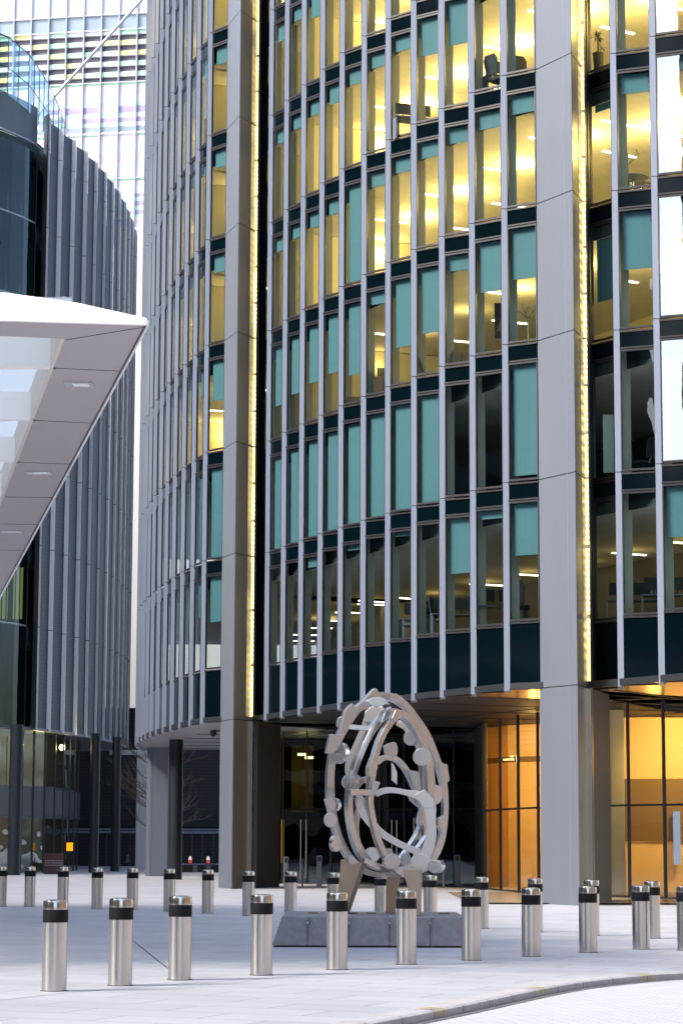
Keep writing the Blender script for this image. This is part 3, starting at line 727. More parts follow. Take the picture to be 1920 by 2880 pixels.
def pot_plant():
    x,y=7.33,65.1; z=ofl(4)
    r=empty('potted_plant',(x,y,z),'tall dark pot with spiky palm in the lit top window beside the big column','potted plant')
    m=MB(); m.lathe([(0,0),(.11,0),(.14,.3),(.165,.75),(.17,.82),(.15,.82),(.14,.78),(0,.78)],24,(x,y,z)); m.build('pot',M['pot'],r,smooth=True)
    m=MB(); m.tube([(x,y,z+.75),(x+.01,y,z+1.1),(x-.01,y,z+1.3)],[.035,.03,.025],8); m.tube([(x+.05,y,z+.75),(x+.1,y,z+.98)],.015,6); m.build('stem',M['bark'],r)
    m=MB()
    for k in range(46):
        a=random.uniform(0,2*PI); e=random.uniform(-.5,1.3); L_=random.uniform(.2,.34)
        base=Vector((x-.01,y,z+1.3)) if k<38 else Vector((x+.1,y,z+.98)); L_=L_ if k<38 else L_*.6
        dd=Vector((math.cos(a)*math.cos(e),math.sin(a)*math.cos(e),math.sin(e))); mid=base+dd*L_*.55; tip=base+dd*L_+Vector((0,0,-.07)); sd_=dd.cross(Vector((0,0,1))).normalized()*.022
        m.face([base-sd_*.5,mid-sd_,tip,mid+sd_]); 
    m.build('foliage',M['leaf'],r)
pot_plant()
def coat_stand(x,y,z,label,s=1):
    r=empty('coat_stand',(x,y,z),label,'coat stand','coat stands in the lit windows')
    mt=mat('grey_green_metal',(.20,.27,.25),.4,.3)
    m=MB(); m.tube([(x,y,z),(x,y,z+1.55*s)],.022,8); m.lathe([(0,0),(.22,0),(.2,.03),(0,.04)],24,(x,y,z)); m.build('pole',mt,r)
    for k in range(5):
        a=2*PI*k/5+.4; c,s_=math.cos(a),math.sin(a)
        m=MB(); m.tube([(x,y,z+1.2*s),(x+.2*c,y+.2*s_,z+1.38*s),(x+.34*c,y+.34*s_,z+1.45*s),(x+.34*c,y+.34*s_,z+1.56*s)],[.018,.016,.014,.014],6); m.lathe([(0,0),(.026,0),(.026,.02),(0,.02)],10,(x+.34*c,y+.34*s_,z+1.55*s)); m.build('arm',mt,r)
coat_stand(8.05,64.3,ofl(3),'five armed metal coat stand in the lit window right of the big column')
coat_stand(5.38,66.6,ofl(2),'slim coat stand hung with a dark coat beside the big grey column')
def round_table(x,y,z,rr,label):
    r=empty('round_table',(x,y,z),label,'table','round tables in the lit window')
    mt=mat('pale_table_top',(.35,.36,.36),.4)
    m=MB(); m.lathe([(0,0),(rr-.05,0),(rr,.02),(rr,.045),(0,.045)],40,(x,y,z+.70)); m.build('tabletop',mt,r,smooth=True)
    m=MB(); m.lathe([(0,0),(.05,0),(.05,.7),(0,.7)],16,(x,y,z)); m.lathe([(.0,0),(.3,0),(.28,.03),(.0,.04)],24,(x,y,z)); m.build('leg',M['steel'],r)
round_table(8.15,63.95,ofl(3),.42,'round grey table below the five armed coat stand')
round_table(8.5,64.6,ofl(3)-.0,.35,'smaller round table behind the other one, by the right fin')
def panel_thing(name,x0,x1,y,z0,z1,m_,label,cat,t=.03):
    m=MB(); m.box(x0,x1,y,y+t,z0,z1); tag(m.build(name,m_,bevel=.004),label,cat)
# picture on the wall, whiteboard, red partition, cabinets
def picture(x0,x1,y,z0,z1,label):
    r=empty('framed_picture',((x0+x1)/2,y,z0),label,'picture')
    m=MB(); m.box(x0,x1,y,y+.04,z0,z1); m.build('frame',M['black'],r)
    m=MB(); w_=x1-x0;h_=z1-z0; m.slab([(x0+.1*w_,y-.004,z0+.2*h_),(x1-.08*w_,y-.004,z0+.15*h_),(x1-.2*w_,y-.004,z0+.55*h_),(x0+.55*w_,y-.004,z0+.85*h_),(x0+.3*w_,y-.004,z0+.5*h_)],(0,.003,0)); m.build('print',M['wood'],r)
picture(4.45,5.0,67.2,ofl(2)+.75,ofl(2)+1.8,'large dark picture on a lit office wall left of the big grey column')
panel_thing('whiteboard',7.32,7.62,64.9,ofl(1)+.35,ofl(1)+2.0,mat('whiteboard_enamel',(.5,.62,.58),.3),'pale whiteboard leaning in the unlit window right of the big column','whiteboard')
panel_thing('red_screen',3.9,4.2,67.6,ofl(1)+.05,ofl(1)+1.35,M['red'],'crimson screen standing in the third bay left of the big column','screen panel')
panel_thing('red_screen',4.7,4.95,66.5,ofl(1)+.05,ofl(1)+1.35,M['red'],'narrow crimson screen in the second bay left of the big column','screen panel')
def cabinet(x,y,z,w_,h_,label):
    r=empty('storage_cabinet',(x,y,z),label,'cabinet','wooden cabinets against the glass')
    m=MB(); m.box(x-w_,x+w_,y,y+.4,z,z+h_); m.build('carcass',M['wood'],r,bevel=.01)
    m=MB(); m.box(x-.01,x+.01,y-.006,y+.004,z+.05,z+h_-.05); m.build('door_gap',M['black'],r)
cabinet(1.3,72.9,ofl(2),.32,.75,'oak cabinet carrying black box files, sixth bay left of the big column')
cabinet(3.55,68.4,ofl(2),.3,.6,'low oak cabinet behind the glass, third bay left of the big column')
cabinet(.5,74.5,ofl(2),.35,.4,'low oak cabinet under a half drawn blind, seventh bay left of the big column')
m=MB()
for k in range(5): m.box(1.12+k*.07,1.18+k*.07,72.95,73.2,ofl(2)+.76,ofl(2)+1.03)
tag(m.build('box_files',M['black']),'row of black box files on top of the oak cabinet','files')
# monitors and desks on the lowest storey
def desk(x,y,z,label,n=2,rz=0):
    r=empty('desk',(x,y,z),label,'desk','desks with monitors on the lowest office floor')
    m=MB(); m.box(-.8,.8,-.35,.35,.70,.73); m.build('desktop',M['panel'],r)
    m=MB(); m.box(-.78,-.74,-.3,.3,0,.7); m.box(.74,.78,-.3,.3,0,.7); m.build('frame',M['panel'],r)
    for k in range(n):
        m=MB(); xx=-.45+k*.65; m.box(xx-.25,xx+.25,-.05,-.01,.88,1.22); m.tube([(xx,0,.73),(xx,0,1)],.02,6); m.build('monitor',M['chairblk'],r)
    for c in r.children: c.matrix_parent_inverse.identity()
    r.rotation_euler.z=rz
desk(3.4,69.8,ofl(0),'desk with two black monitors in a dim window, third bay left of the big column',2,.2)
desk(4.6,67.4,ofl(0),'desk with two black monitors in a dim window, second bay left of the big column',2,.2)
desk(8.2,65.4,ofl(0),'desk with black monitors in the low window right of the big column',3,-.1)
desk(9.0,64.0,ofl(0),'desk with black monitors behind the rightmost low window',3,-.1)
desk(2.6,71.4,ofl(0),'desk with two black monitors in a dim window, fourth bay left of the big column',2,.2)
desk(4.9,67.2,ofl(4),'desk with monitors on the brightly lit top floor left of the big column',2,.3)
desk(2.3,71.2,ofl(4),'desk with monitors on the lit top floor, fourth bay left of the big column',2,.3)
# umbrella leaning on the glass
m=MB(); ux,uy=2.35,69.9; uz=ofl(2)+.05
m.tube([(ux+.18,uy,uz),(ux+.05,uy+.05,uz+.5),(ux-.03,uy+.06,uz+.68)],[.012,.075,.05],10); m.mi=1
m.tube([(ux-.03,uy+.06,uz+.68),(ux-.06,uy+.07,uz+.82)],.012,6)
o=m.build('umbrella',[mat('striped_umbrella',(.10,.16,.2),.7),M['black']]); tag(o,'folded striped umbrella leaning against the glass on the third office floor','umbrella')
# green exit glow on the low floor
m=MB(); p=at(1278,1530,68.9); m.box(p.x-.05,p.x+.06,p.y,p.y+.02,p.z-.02,p.z+.05); tag(m.build('exit_light',emis('green_exit_light',(.1,1,.4),2.5)),'small green emergency light glowing in a low office window','emergency light')
# ------------------------------------------------------------------ left building with perforated panels
B2=empty('office_building',(-12,120,0),'dark curved office building with perforated panels and pale fin edges, behind the white canopy','office building')
lv35=[(330,1030),(422,1105),(511,1180),(592,1253),(664,1322),(728,1390),(778,1455),(823,1520),(862,1585),(890,1650),(915,1710),(934,1768)]
lv31=[(308,1565),(405,1632),(498,1697),(581,1763),(651,1825),(715,1887),(770,1947),(816,2003),(855,2060),(885,2117),(910,2170),(930,2225)]
edgew=[.30,.21,.20,.20,.16,.13,.13,.13,.13,.1,.1,.1]
D=[]
for (x,y),(x2,y2) in zip(lv35,lv31):
    a=Vector(atz(x/2.45,y/2.45,35.43)); b=Vector(atz(x2/2.45,y2/2.45,31.5)); D.append((a+b)/2)
for _k in range(2): D.append(D[-1]+Vector((-.25,1.9)))
Z2=[11.85+3.93*k for k in range(7)]; Z2T=37.1; Z2B=6.95
prevR=Vector(((258/2.45-960)/F*111.0,110.9))
for i,p in enumerate(D):
    hw=(edgew[i] if i<len(edgew) else .1)*.55
    sd_=p.normalized(); n=Vector((sd_.y,-sd_.x))
    b=p-n*hw; c=p+n*hw
    uL=prevR
    ray_=prevR.normalized()
    a=ray_*( (p.length-.75) )
    lv=[Z2B]+Z2+[Z2T]
    m=MB()
    for z0,z1 in zip(lv,lv[1:]):
        m.mi=0; m.prism([a,b,b+sd_*.25,a+sd_*.25],z0+.015,z1-.02)
        m.mi=1; m.prism([b+n*.004,c,c+sd_*.3,b+sd_*.3],z0+.015,z1-.02)
    m.mi=2; m.prism([a+sd_*.04+n*.02,b+sd_*.04,c+sd_*.04-n*.005,c+sd_*1.2,a+sd_*1.2],Z2B+.02,Z2T-.05)
    m.build('fin_panel',[M['perf'],M['whitefin'],M['black']],B2)
    prevR=c+n*.01
# curved glass corner to the left
gpts=[]
for (x,y) in ((-400,800),(-200,838),(0,880),(90,915),(180,955),(258,1000)):
    gpts.append(Vector(atz(x/2.45,y/2.45,35.43)))
bands=[Z2B]+Z2+[35.43,Z2T]
bands=sorted(set(round(b,2) for b in bands))
cw=MB(); fr_=MB(); inn_=MB()
gp=[g_+Vector((0,0)) for g_ in gpts]
for a,b in zip(gp,gp[1:]):
    cw.face([(*a,Z2B),(*b,Z2B),(*b,35.0),(*a,35.0)])
    for z in Z2: inn_.prism([a+Vector((.05,.4)),b+Vector((.05,.4)),b+Vector((0,5)),a+Vector((0,5))],z-.9,z-.05)
    inn_.prism([a+Vector((0,5)),b+Vector((0,5)),b+Vector((0,5.2)),a+Vector((0,5.2))],Z2B,35)
cw.build('curved_glazing',glassmat('dark_blue_glass',(.16,.32,.36),-.01,wav=.03),B2)

for z in Z2:
    fr_=MB()
    for a,b in zip(gp,gp[1:]): fr_.wall(a+Vector((0,-.05)),b+Vector((0,-.05)),.1,z-.05,z+.03)
    fr_.build('floor_trim',M['fin'],B2)
inn_.build('inner_floors',mat('dim_interior',(.02,.05,.06),.7,noise=.4,nscale=.4),B2)
mm=MB()
for t in (0.0,.33,.66,1):
    for a,b in zip(gp[1:],gp[2:]):
        q=a+(b-a)*t; mm.tube([(q.x,q.y+.1,Z2B),(q.x,q.y+.1,35)],.03,6)
mm.build('curved_mullion',M['frame'],B2)
# curtains inside
cu=MB()
for t in range(14):
    q=gp[1]+(gp[-1]-gp[1])*(t/14); 
    if t%3!=1: cu.tube([(q.x,q.y+1.2,27.6),(q.x,q.y+1.2,34.6)],.22,6)
cu.build('curtain',mat('teal_curtain',(.05,.12,.14),.8,noise=.3),B2)
# mesh balustrade above the curved glass
bl=MB()
for a,b in zip(gp,gp[1:]): bl.wall(a,b,.04,35.5,37.3)
bl.build('mesh_balustrade',mat('grey_mesh',(.09,.12,.15),.6,noise=.2,nscale=30),B2)
# set-back glass parapet
gs=[(-22,100),(-15.9,107.5),(-15.25,110),(-15.02,112.2),(-14.85,114.5),(-14.76,118),(-14.8,121),(-14.95,126)]
pg=MB(); pf=MB()
for a,b in zip(gs,gs[1:]):
    pg.face([(*a,36.8),(*b,36.8),(*b,39.6),(*a,39.6)]); pf.wall(a,b,.05,39.58,39.64); pf.wall(a,b,.05,38.1,38.13)
    for t in (0,.5): q=Vector(a)+(Vector(b)-Vector(a))*t; pf.box(q.x-.02,q.x+.02,q.y-.02,q.y+.02,36.8,39.6)
pg.build('roof_screen',glassmat('clear_green_glass',(.55,.72,.72),.1,wav=.02),B2); pf.build('screen_frame',M['frame'],B2)
# soffit of the overhang and body behind
sf=MB(); sp_=[tuple(g_) for g_ in gp[1:]]+[tuple(p) for p in D]+[(D[-1].x-3,D[-1].y+1),(-14.3,126),(-22,124)]
sf.prism(sp_,Z2B-.02,Z2B+.12); sf.build('soffit',M['sof_grey'],B2)
bd=MB(); bd.prism([(p.x-1.6,p.y+.6) for p in D]+[(D[-1].x-12,D[-1].y+2),(-30,118)],Z2B+.13,Z2T-.3); bd.build('body_wall',M['darkwall'],B2)
# ground floor drum of the left building
drum=[]
for (u,Y) in ((-120,107.5),(-30,109),(58,111.5),(90,112.3),(122,113.3),(150,114.6),(174,116.2),(192,118.2),(206,120.4),(216,123),(222,126)):
    drum.append(Vector((XU(u,Y),Y)))
g0=gz(112)
dg=MB(); df=MB(); dbm=MB()
for i,(a,b) in enumerate(zip(drum,drum[1:])):
    dg.face([(*a,g0),(*b,g0),(*b,2.85),(*a,2.85)]); dg.face([(*a,4.25),(*b,4.25),(*b,6.9),(*a,6.9)])
    dbm.wall(a,b,.25,2.85,4.25); df.wall(a-Vector((0,.02)),b-Vector((0,.02)),.1,4.15,4.3); df.wall(a-Vector((0,.02)),b-Vector((0,.02)),.1,2.78,2.92)
    df.box(a.x-.04,a.x+.04,a.y-.05,a.y+.1,g0,6.9)
dg.build('shopfront_glazing',glassmat('shop_glass',(.42,.46,.42),.08,wav=.05),B2)
dbm.build('shopfront_band',mat('charcoal_band',(.045,.043,.05),.5,noise=.1),B2); df.build('shopfront_frame',M['frame'],B2)
iw=MB()
for a,b in zip(drum,drum[1:]): iw.wall(a+Vector((-.6,4)),b+Vector((-.6,4)),.1,g0,6.9)
iw.build('shop_inner_wall',mat('shop_ochre_wall',(.22,.16,.06),.7,noise=.5,nscale=.8,stretch=(1,1,.3)),B2)
for x,y,z,e in ((-14.6,114.2,6.3,22),(-13.4,116.5,6.3,14),(-15.0,113.5,2.4,6)):
    plight(x,y,z,e,(1,.75,.3),.15,'shop_light').parent=None
# lit yellow rooms low on the left
yw=MB()
for u0,u1 in ((0,20),(38,62)):
    a=at(u0,1630,111.5); b=at(u1,1740,111.5); yw.box(a.x,b.x,111.6,111.7,b.z,a.z+.6)
yw.build('lit_window',emis('lit_room_yellow',(1,.68,.18),.22),B2)
a=at(4,2070,110); b=at(18,2210,110); yw=MB(); yw.box(a.x,b.x,110.2,110.3,b.z,a.z); yw.build('lit_window',emis('lit_room_dim',(.5,.40,.1),.06),B2)
for (u,v0,r_,Y) in ((40,2052,.30,107.0),(264,2088,.24,115.5),(324,2117,.23,119.5)):
    x=XU(u,Y); m=MB(); m.lathe([(0,-.05),(r_,-.05),(r_,Z2B-gz(Y)),(0,Z2B-gz(Y))],28,(x,Y,gz(Y))); m.build('column',M['navycol'],B2,smooth=True)
# orange wall lantern and name board
a=at(188,2370,113.5); b=at(204,2393,113.5); m=MB(); m.box(a.x,b.x,113.5,113.7,b.z,a.z); tag(m.build('wall_lantern',emis('orange_lamp',(1,.32,.01),.5)),'glowing orange square lantern in the shopfront above the brown name board','lantern')
def board():
    Y=110.6; a=at(125,2400,Y); b=at(179,2458,Y)
    r=empty('name_board',((a.x+b.x)/2,Y,gz(Y)),'brown freestanding board lettered THE MONIKER in front of the shopfront','sign')
    m=MB(); m.box(a.x,b.x,Y,Y+.12,gz(Y),a.z); m.build('board',mat('brown_board',(.045,.012,.010),.5,noise=.1),r,bevel=.01)
    m=MB(); c=at(128,2420,Y); d=at(176,2434,Y); t=.02
    for x0,x1,z0,z1 in ((c.x,d.x,c.z-t,c.z),(c.x,d.x,d.z,d.z+t),(c.x,c.x+t,d.z,c.z),(d.x-t,d.x,d.z,c.z)): m.box(x0,x1,Y-.012,Y-.002,z0,z1)
    pale=mat('pale_lettering',(.40,.30,.30),.6); m.build('border',pale,r)
    tx=bpy.data.curves.new('lettering','FONT'); tx.body='THE MONIKER'; tx.size=.155; tx.align_x='CENTER'; tx.align_y='CENTER'; tx.extrude=.004; tx.materials.append(pale)
    o=bpy.data.objects.new('lettering',tx); C.collection.objects.link(o); o.rotation_euler=(PI/2,0,0); o.location=((c.x+d.x)/2,Y-.01,(c.z+d.z)/2); o.parent=r; o.matrix_parent_inverse=r.matrix_basis.inverted()
    bpy.context.view_layer.update()
    wd=o.dimensions.x
    if wd>0: k=(d.x-c.x)*.86/wd; o.scale=(k,k,k)
    me=bpy.data.meshes.new_from_object(o.evaluated_get(bpy.context.evaluated_depsgraph_get())); o2=bpy.data.objects.new('lettering_text',me); C.collection.objects.link(o2)
    o2.matrix_world=o.matrix_world; o2.parent=r; o2.matrix_parent_inverse=r.matrix_basis.inverted(); o2.rotation_euler=o.rotation_euler; o2.location=o.location; o2.scale=o.scale
    bpy.data.objects.remove(o); o2.name='lettering'
board()
# ------------------------------------------------------------------ dark building closing the view, white building, tower
DB=empty('office_building',(-12,140,.2),'black slatted low building seen between the round columns at ground level','office building')
m=MB(); m.box(-20,6,140,146,.1,9.6); m.build('slatted_wall',M['darkwall'],DB)
def hz(v,Y): return at(300,v,Y).z
m=MB(); 
for v,t in ((2332,.05),(2340,.07)): z=hz(v,139.9); m.box(-17,6,139.8,139.99,z-t,z+t)
m.build('trim_band',M['ltmetal'],DB)
m=MB(); m.box(-17,6,139.7,139.98,hz(2325,139.9),hz(2308,139.9)); m.build('canopy_band',M['black'],DB)
m=MB()
for u in (275,300,340,365,400,540,570,600): p=at(u,2400,139.9); m.box(p.x-.05,p.x+.05,139.85,139.98,.2,hz(2345,139.9))
m.build('door_frame',mat('grey_door_frame',(.05,.055,.07),.4),DB)
m=MB(); p=at(359,2415,139.8); m.box(p.x-.08,p.x+.08,139.75,139.95,p.z-.25,p.z+.25); m.build('door_handle',mat('door_plate',(.15,.16,.18),.3,.8),DB)
WB=empty('stone_building',(-11,132,.2),'pale stone building edge in the gap between the two finned facades','building')
m=MB(); Y=132; xa=XU(381,Y); xb=XU(415,Y)
m.box(xa,xb,Y,Y+.4,.2,hz(2117,Y)); m.build('wall_pier',M['white'],WB)
m=MB(); Y=150; xa=XU(290,Y); m.box(xa,xa+14,Y,Y+8,9.8,at(380,638,Y).z); m.build('wall',M['white'],WB)
m=MB()
for k in range(11):
    z=12+k*3.2; x=(399-960)/F*149.9; m.box(x-.12,x+.5,149.93,149.99,z,z+1.7); 
m.build('window_reveal',mat('warm_reveal',(.55,.4,.33),.7),WB)
m=MB(); m.box(-12.9,-10,131.8,132.6,hz(2117,132)-.1,hz(2117,132)+.15); m.build('ledge',M['white'],WB)
TW=empty('glass_tower',(-25,235,0),'pale glass tower banded with mint, yellow and violet louvres behind the two curved buildings','tower')
Y0=235; x0=-70
def twp(x): return Y0+(x+26)*(-.17)+ (x+26)**2*.0016
def zrow(v): 
    p=at(204,v/2.45,twp(-26)); return p.z
tmats=[mat('tower_white_glass',(.72,.72,.74),.25),mat('tower_mint_louvre',(.42,.75,.54),.4),mat('tower_yellow_louvre',(.74,.74,.28),.4),mat('tower_dark_recess',(.12,.115,.15),.5,noise=.3,nscale=.4),mat('tower_violet_band',(.32,.29,.50),.4,noise=.3,nscale=.3),mat('tower_bluegrey_glass',(.24,.31,.38),.15,noise=.25,nscale=.3),mat('tower_pink_glass',(.72,.60,.66),.3,noise=.06,nscale=.3)]
rows=[(-400,-40,5),(-40,110,0),(110,215,5),(215,246,-1),(246,286,3),(286,318,-1),(318,358,3),(358,391,-1),(391,430,3),(430,462,-1),(462,502,3),(502,535,-1),(535,577,3),(577,592,1),(592,660,6),(660,715,0),(715,740,1),(740,786,4),(786,800,1),(800,818,0),(818,850,4),(850,878,1),(878,915,5),(915,935,0),(935,945,1),(945,985,6),(985,1060,0),(1060,1130,6),(1130,1240,0),(1240,1256,1),(1256,1290,6),(1290,1345,0),(1345,1368,4),(1368,1397,1),(1397,1430,4),(1430,1458,1),(1458,1490,4),(1490,1516,1),(1516,1700,4),(1700,3200,0)]
xs=[x0+1.87*k for k in range(42)]
m=MB()
for r_,(va,vb,mi) in enumerate(rows):
    za,zb=zrow(va),zrow(vb)
    for k,(xa,xb) in enumerate(zip(xs,xs[1:])):
        ya,yb=twp(xa),twp(xb); q=mi
        if mi==-1:
            rr=random.random(); q=1 if rr<.45 else (2 if rr<.75 else 0)
            if xa>-21 and rr<.7: q=0 if rr<.4 else 1
        elif mi in(1,) and random.random()<.25: q=0
        elif mi==4 and random.random()<.35: q=6
        m.mi=q; rec=.35 if q in(3,) else 0
        m.face([(xa,ya+rec,zb),(xb,yb+rec,zb),(xb,yb+rec,za),(xa,ya+rec,za)])
        if rec: m.mi=0; m.face([(xa,ya,za),(xb,yb,za),(xb,yb+rec,za),(xa,ya+rec,za)]); m.face([(xa,ya,zb),(xb,yb,zb),(xb,yb+rec,zb),(xa,ya+rec,zb)])
m.build('facade',tmats,TW)
m=MB()
for x in xs: y=twp(x); m.box(x-.07,x+.07,y-.25,y+.4,0,zrow(-400))
for va in (110,215,577,930,1240): 
    z=zrow(va)
    for xa,xb in zip(xs,xs[1:]): m.wall((xa,twp(xa)-.1),(xb,twp(xb)-.1),.1,z-.06,z+.06,side=-1)
m.build('mullion',mat('tower_mullion',(.42,.42,.48),.4,.3),TW)
a=at(133,295,226); b=at(385,15,226); m=MB(); m.tube([a-(b-a)*.1,b+(b-a)*.3],.16,8); m.build('diagonal_tube',M['fin'],TW)  # thin diagonal line across the tower, drawn as a tube
# ------------------------------------------------------------------ canopy
frost=bpy.data.materials.new('frosted_roof_glass'); frost.use_nodes=True; _n=frost.node_tree; _n.nodes.clear()
_o=_n.nodes.new('ShaderNodeOutputMaterial'); _t=_n.nodes.new('ShaderNodeBsdfTranslucent'); _t.inputs[0].default_value=(.50,.55,.60,1); _n.links.new(_t.outputs[0],_o.inputs[0])
CZ=8.0
CP=empty('canopy',(-6,36,CZ),'large white steel canopy jutting in from the left with louvred soffit and flush lamps','canopy')
tip=Vector(atz(414,914,CZ)); c0=Vector(atz(0,902,CZ)); e0=Vector(atz(0,1678,CZ))
i1=Vector(atz(183,953,CZ)); i0=Vector(atz(0,945,CZ)); j0=Vector(atz(0,1427,CZ))
def far(a,b,k): return a+(b-a)*k
c0x=far(tip,c0,2.2); i0x=far(i1,i0,4); e0x=far(tip,e0,1.6); j0x=far(i1,j0,1.9)
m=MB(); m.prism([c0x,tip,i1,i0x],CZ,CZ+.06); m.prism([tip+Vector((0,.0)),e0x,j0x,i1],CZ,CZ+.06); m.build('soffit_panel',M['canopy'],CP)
# front fascia: sloping up and back
m=MB(); up=1.15
f0=Vector((c0x.x,c0x.y-.05)); Lf=(tip-f0)
tl=at(214,854,c0.y+(tip.y-c0.y)*.55+.9)
q0=at(0,841,c0.y+.9)
# fascia as prism: bottom edge c0x->tip, top edge q0x -> tl -> tip
bq=[Vector((*c0x,CZ-.012)),Vector((*tip,CZ-.012)),Vector((tip.x,tip.y,CZ+.07)),Vector((tl.x,tl.y,tl.z)),Vector((c0x.x,c0x.y+.9,q0.z+.3))]
m.slab([p+Vector((0,-.07,0)) for p in bq],(0,.06,0)); m.build('fascia',M['canopyw'],CP)
# edge strip along the outer edge
m=MB(); n=Vector(((e0x-tip).y,-(e0x-tip).x)).normalized(); n=n if n.x>0 else -n
m.prism([tip,e0x,e0x+n*.05,tip+n*.02],CZ-.02,CZ+.06); m.build('edge_trim',M['canopyw'],CP)
m=MB(); m.prism([tip-n*.03,e0x-n*.03,e0x-n*.012,tip-n*.012],CZ-.006,CZ+.01)
for (x0_,y0_,x1_,y1_) in ((380,330,820,350),(240,690,650,710),(130,980,490,992),(35,1218,360,1222),(0,1405,285,1408),(0,1583,170,1588),(455,135,985,48)):
    a=Vector(atz(x0_/2.45,900+y0_/2.45,CZ)); b=Vector(atz(x1_/2.45,900+y1_/2.45,CZ)); m.wall(a,b,.014,CZ-.005,CZ+.01)
m.build('panel_joint',M['joint'],CP)
# inner edge beam + cross beams
m=MB(); m.wall(i1,j0x,.05,CZ-.002,CZ+.55,side=1 if True else -1); m.build('inner_beam',M['cream'],CP)
for (yb,xr) in ((322,378),(683,240),(972,128),(1212,30),(1420,-55),(1600,-130),(1755,-200)):
    a=Vector(atz(xr/2.45,900+yb/2.45,CZ)); L_=9
    m=MB(); m.prism([a,a+Vector((0,.18)),a+Vector((-L_,.18+.25)),a+Vector((-L_,.25))],CZ+.0,CZ+.42); m.build('cross_beam',M['canopyw'],CP)
m=MB(); m.prism([i1+Vector((.1,-.1)),j0x+Vector((.1,.1)),j0x+Vector((-9,.1)),i1+Vector((-11,-.1))],CZ+.50,CZ+.52); m.build('roof_glass',frost,CP)
for (x_,y_,w_) in ((545,440,100),(270,1050,85),(80,1457,70)):
    a=Vector(atz((x_-w_)/2.45,900+y_/2.45,CZ)); b=Vector(atz((x_+w_)/2.45,900+y_/2.45,CZ)); d=(b-a).normalized(); nn=Vector((-d.y,d.x))
    nn=nn if nn.y>0 else -nn
    m=MB(); m.prism([a-nn*.16,b-nn*.16,b+nn*.16,a+nn*.16],CZ-.012,CZ+.01); o=m.build('flush_lamp',M['steel2'],CP)
    m=MB(); a2=a+(b-a)*.3; b2=a+(b-a)*.85; m.prism([a2-nn*.10,b2-nn*.10,b2+nn*.10,a2+nn*.10],CZ-.018,CZ-.013); m.build('diffuser',mat('lamp_diffuser',(.8,.85,.86),.2),o)
for (x,y) in ((-11,30),(-13,44)): 
    m=MB(); m.tube([(x,y,0),(x,y,CZ+.1)],.2,16); m.build('support_post',M['canopyw'],CP,smooth=True)
# ------------------------------------------------------------------ sculpture and plinth
PLY=38.2
PL=empty('granite_plinth',(.5,PLY+1.5,0),'low dark granite plinth with sloping ends carrying the steel sculpture','plinth')
xl=XU(767,PLY); xr=2.02
m=MB()
zt=.48
m.bm.verts.ensure_lookup_table()
b=[(xl,PLY),(xr+.12,PLY),(xr+.12,PLY+3.3),(xl,PLY+3.3)]; t=[(xl+.15,PLY+.06),(xr,PLY+.06),(xr,PLY+3.2),(xl+.15,PLY+3.2)]
bv=[m.bm.verts.new((*p,.03)) for p in b]; tv=[m.bm.verts.new((*p,zt)) for p in t]
for i in range(4): m.bm.faces.new((bv[i],bv[(i+1)%4],tv[(i+1)%4],tv[i]))
m.bm.faces.new(tv); m.bm.faces.new(bv[::-1]); m.build('block',M['granite'],PL,bevel=.008)
m=MB(); m.box(xl+.03,xr+.09,PLY+.03,PLY+3.25,0,.03); m.build('shadow_gap',M['black'],PL)
for u in (866,981,1095,1209):
    m=MB(); x=XU(u,PLY); m.box(x-.004,x+.004,PLY-.004,PLY+.06,.03,zt-.01); m.build('stone_joint',M['joint'],PL)
for u in (866,981,1095,1209):
    x=XU(u,PLY); m=MB(); m.tube([(x+.02,PLY+.05,zt+.02),(x+.0,PLY-.01,zt-.01),(x,PLY-.0,zt-.10)],.012,6); m.build('steel_clip',M['steel'],PL)
for u in (880,992,1045,1252):
    x=XU(u,39.5); m=MB(); m.box(x-.08,x+.08,40.0,40.3,zt+.002,zt+.02); m.build('metal_plate',M['bark'],PL)
S3=1568/520.
SC=empty('steel_sculpture',(.6,39.7,.48),'egg shaped abstract sculpture of brushed steel hoops, discs and plates on three splayed legs','sculpture')
def sp2(x,y): return (780+x/S3,1900+y/S3)
XC=at(*sp2(930,900),39.6).x
def onplane(x,y,Yc,yaw):
    "point of the pixel ray on the vertical plane through (XC,Yc) turned by yaw"
    r_=ray(*sp2(x,y)); t=math.tan(yaw)
    # Y=Yc+(X-XC)*t ; X=r0*s Y=r1*s
    s=(Yc-XC*t)/(r_[1]-r_[0]*t); return Vector((r_[0]*s,r_[1]*s,H+r_[2]*s))
def poly(pts,Yc,yaw,th,name,mt,bev=.006):
    P=[onplane(x,y,Yc,yaw) for x,y in pts]; n=Vector((math.sin(yaw),-math.cos(yaw),0))
    m=MB(); m.slab(P,-n*th); return m.build(name,mt,SC,bevel=bev)
def catmull(pts,closed,k=6):
    r=[]; n=len(pts); rng=range(n if closed else n-1)
    for i in rng:
        p0=pts[(i-1)%n] if closed or i>0 else pts[0]; p1=pts[i]; p2=pts[(i+1)%n]; p3=pts[(i+2)%n] if closed or i+2<n else pts[-1]
        for j in range(k):
            t=j/k; r.append(tuple(.5*((2*b_)+(-a_+c_)*t+(2*a_-5*b_+4*c_-d_)*t*t+(-a_+3*b_-3*c_+d_)*t**3) for a_,b_,c_,d_ in zip(p0,p1,p2,p3)))
    if not closed: r.append(tuple(pts[-1]))
    return r
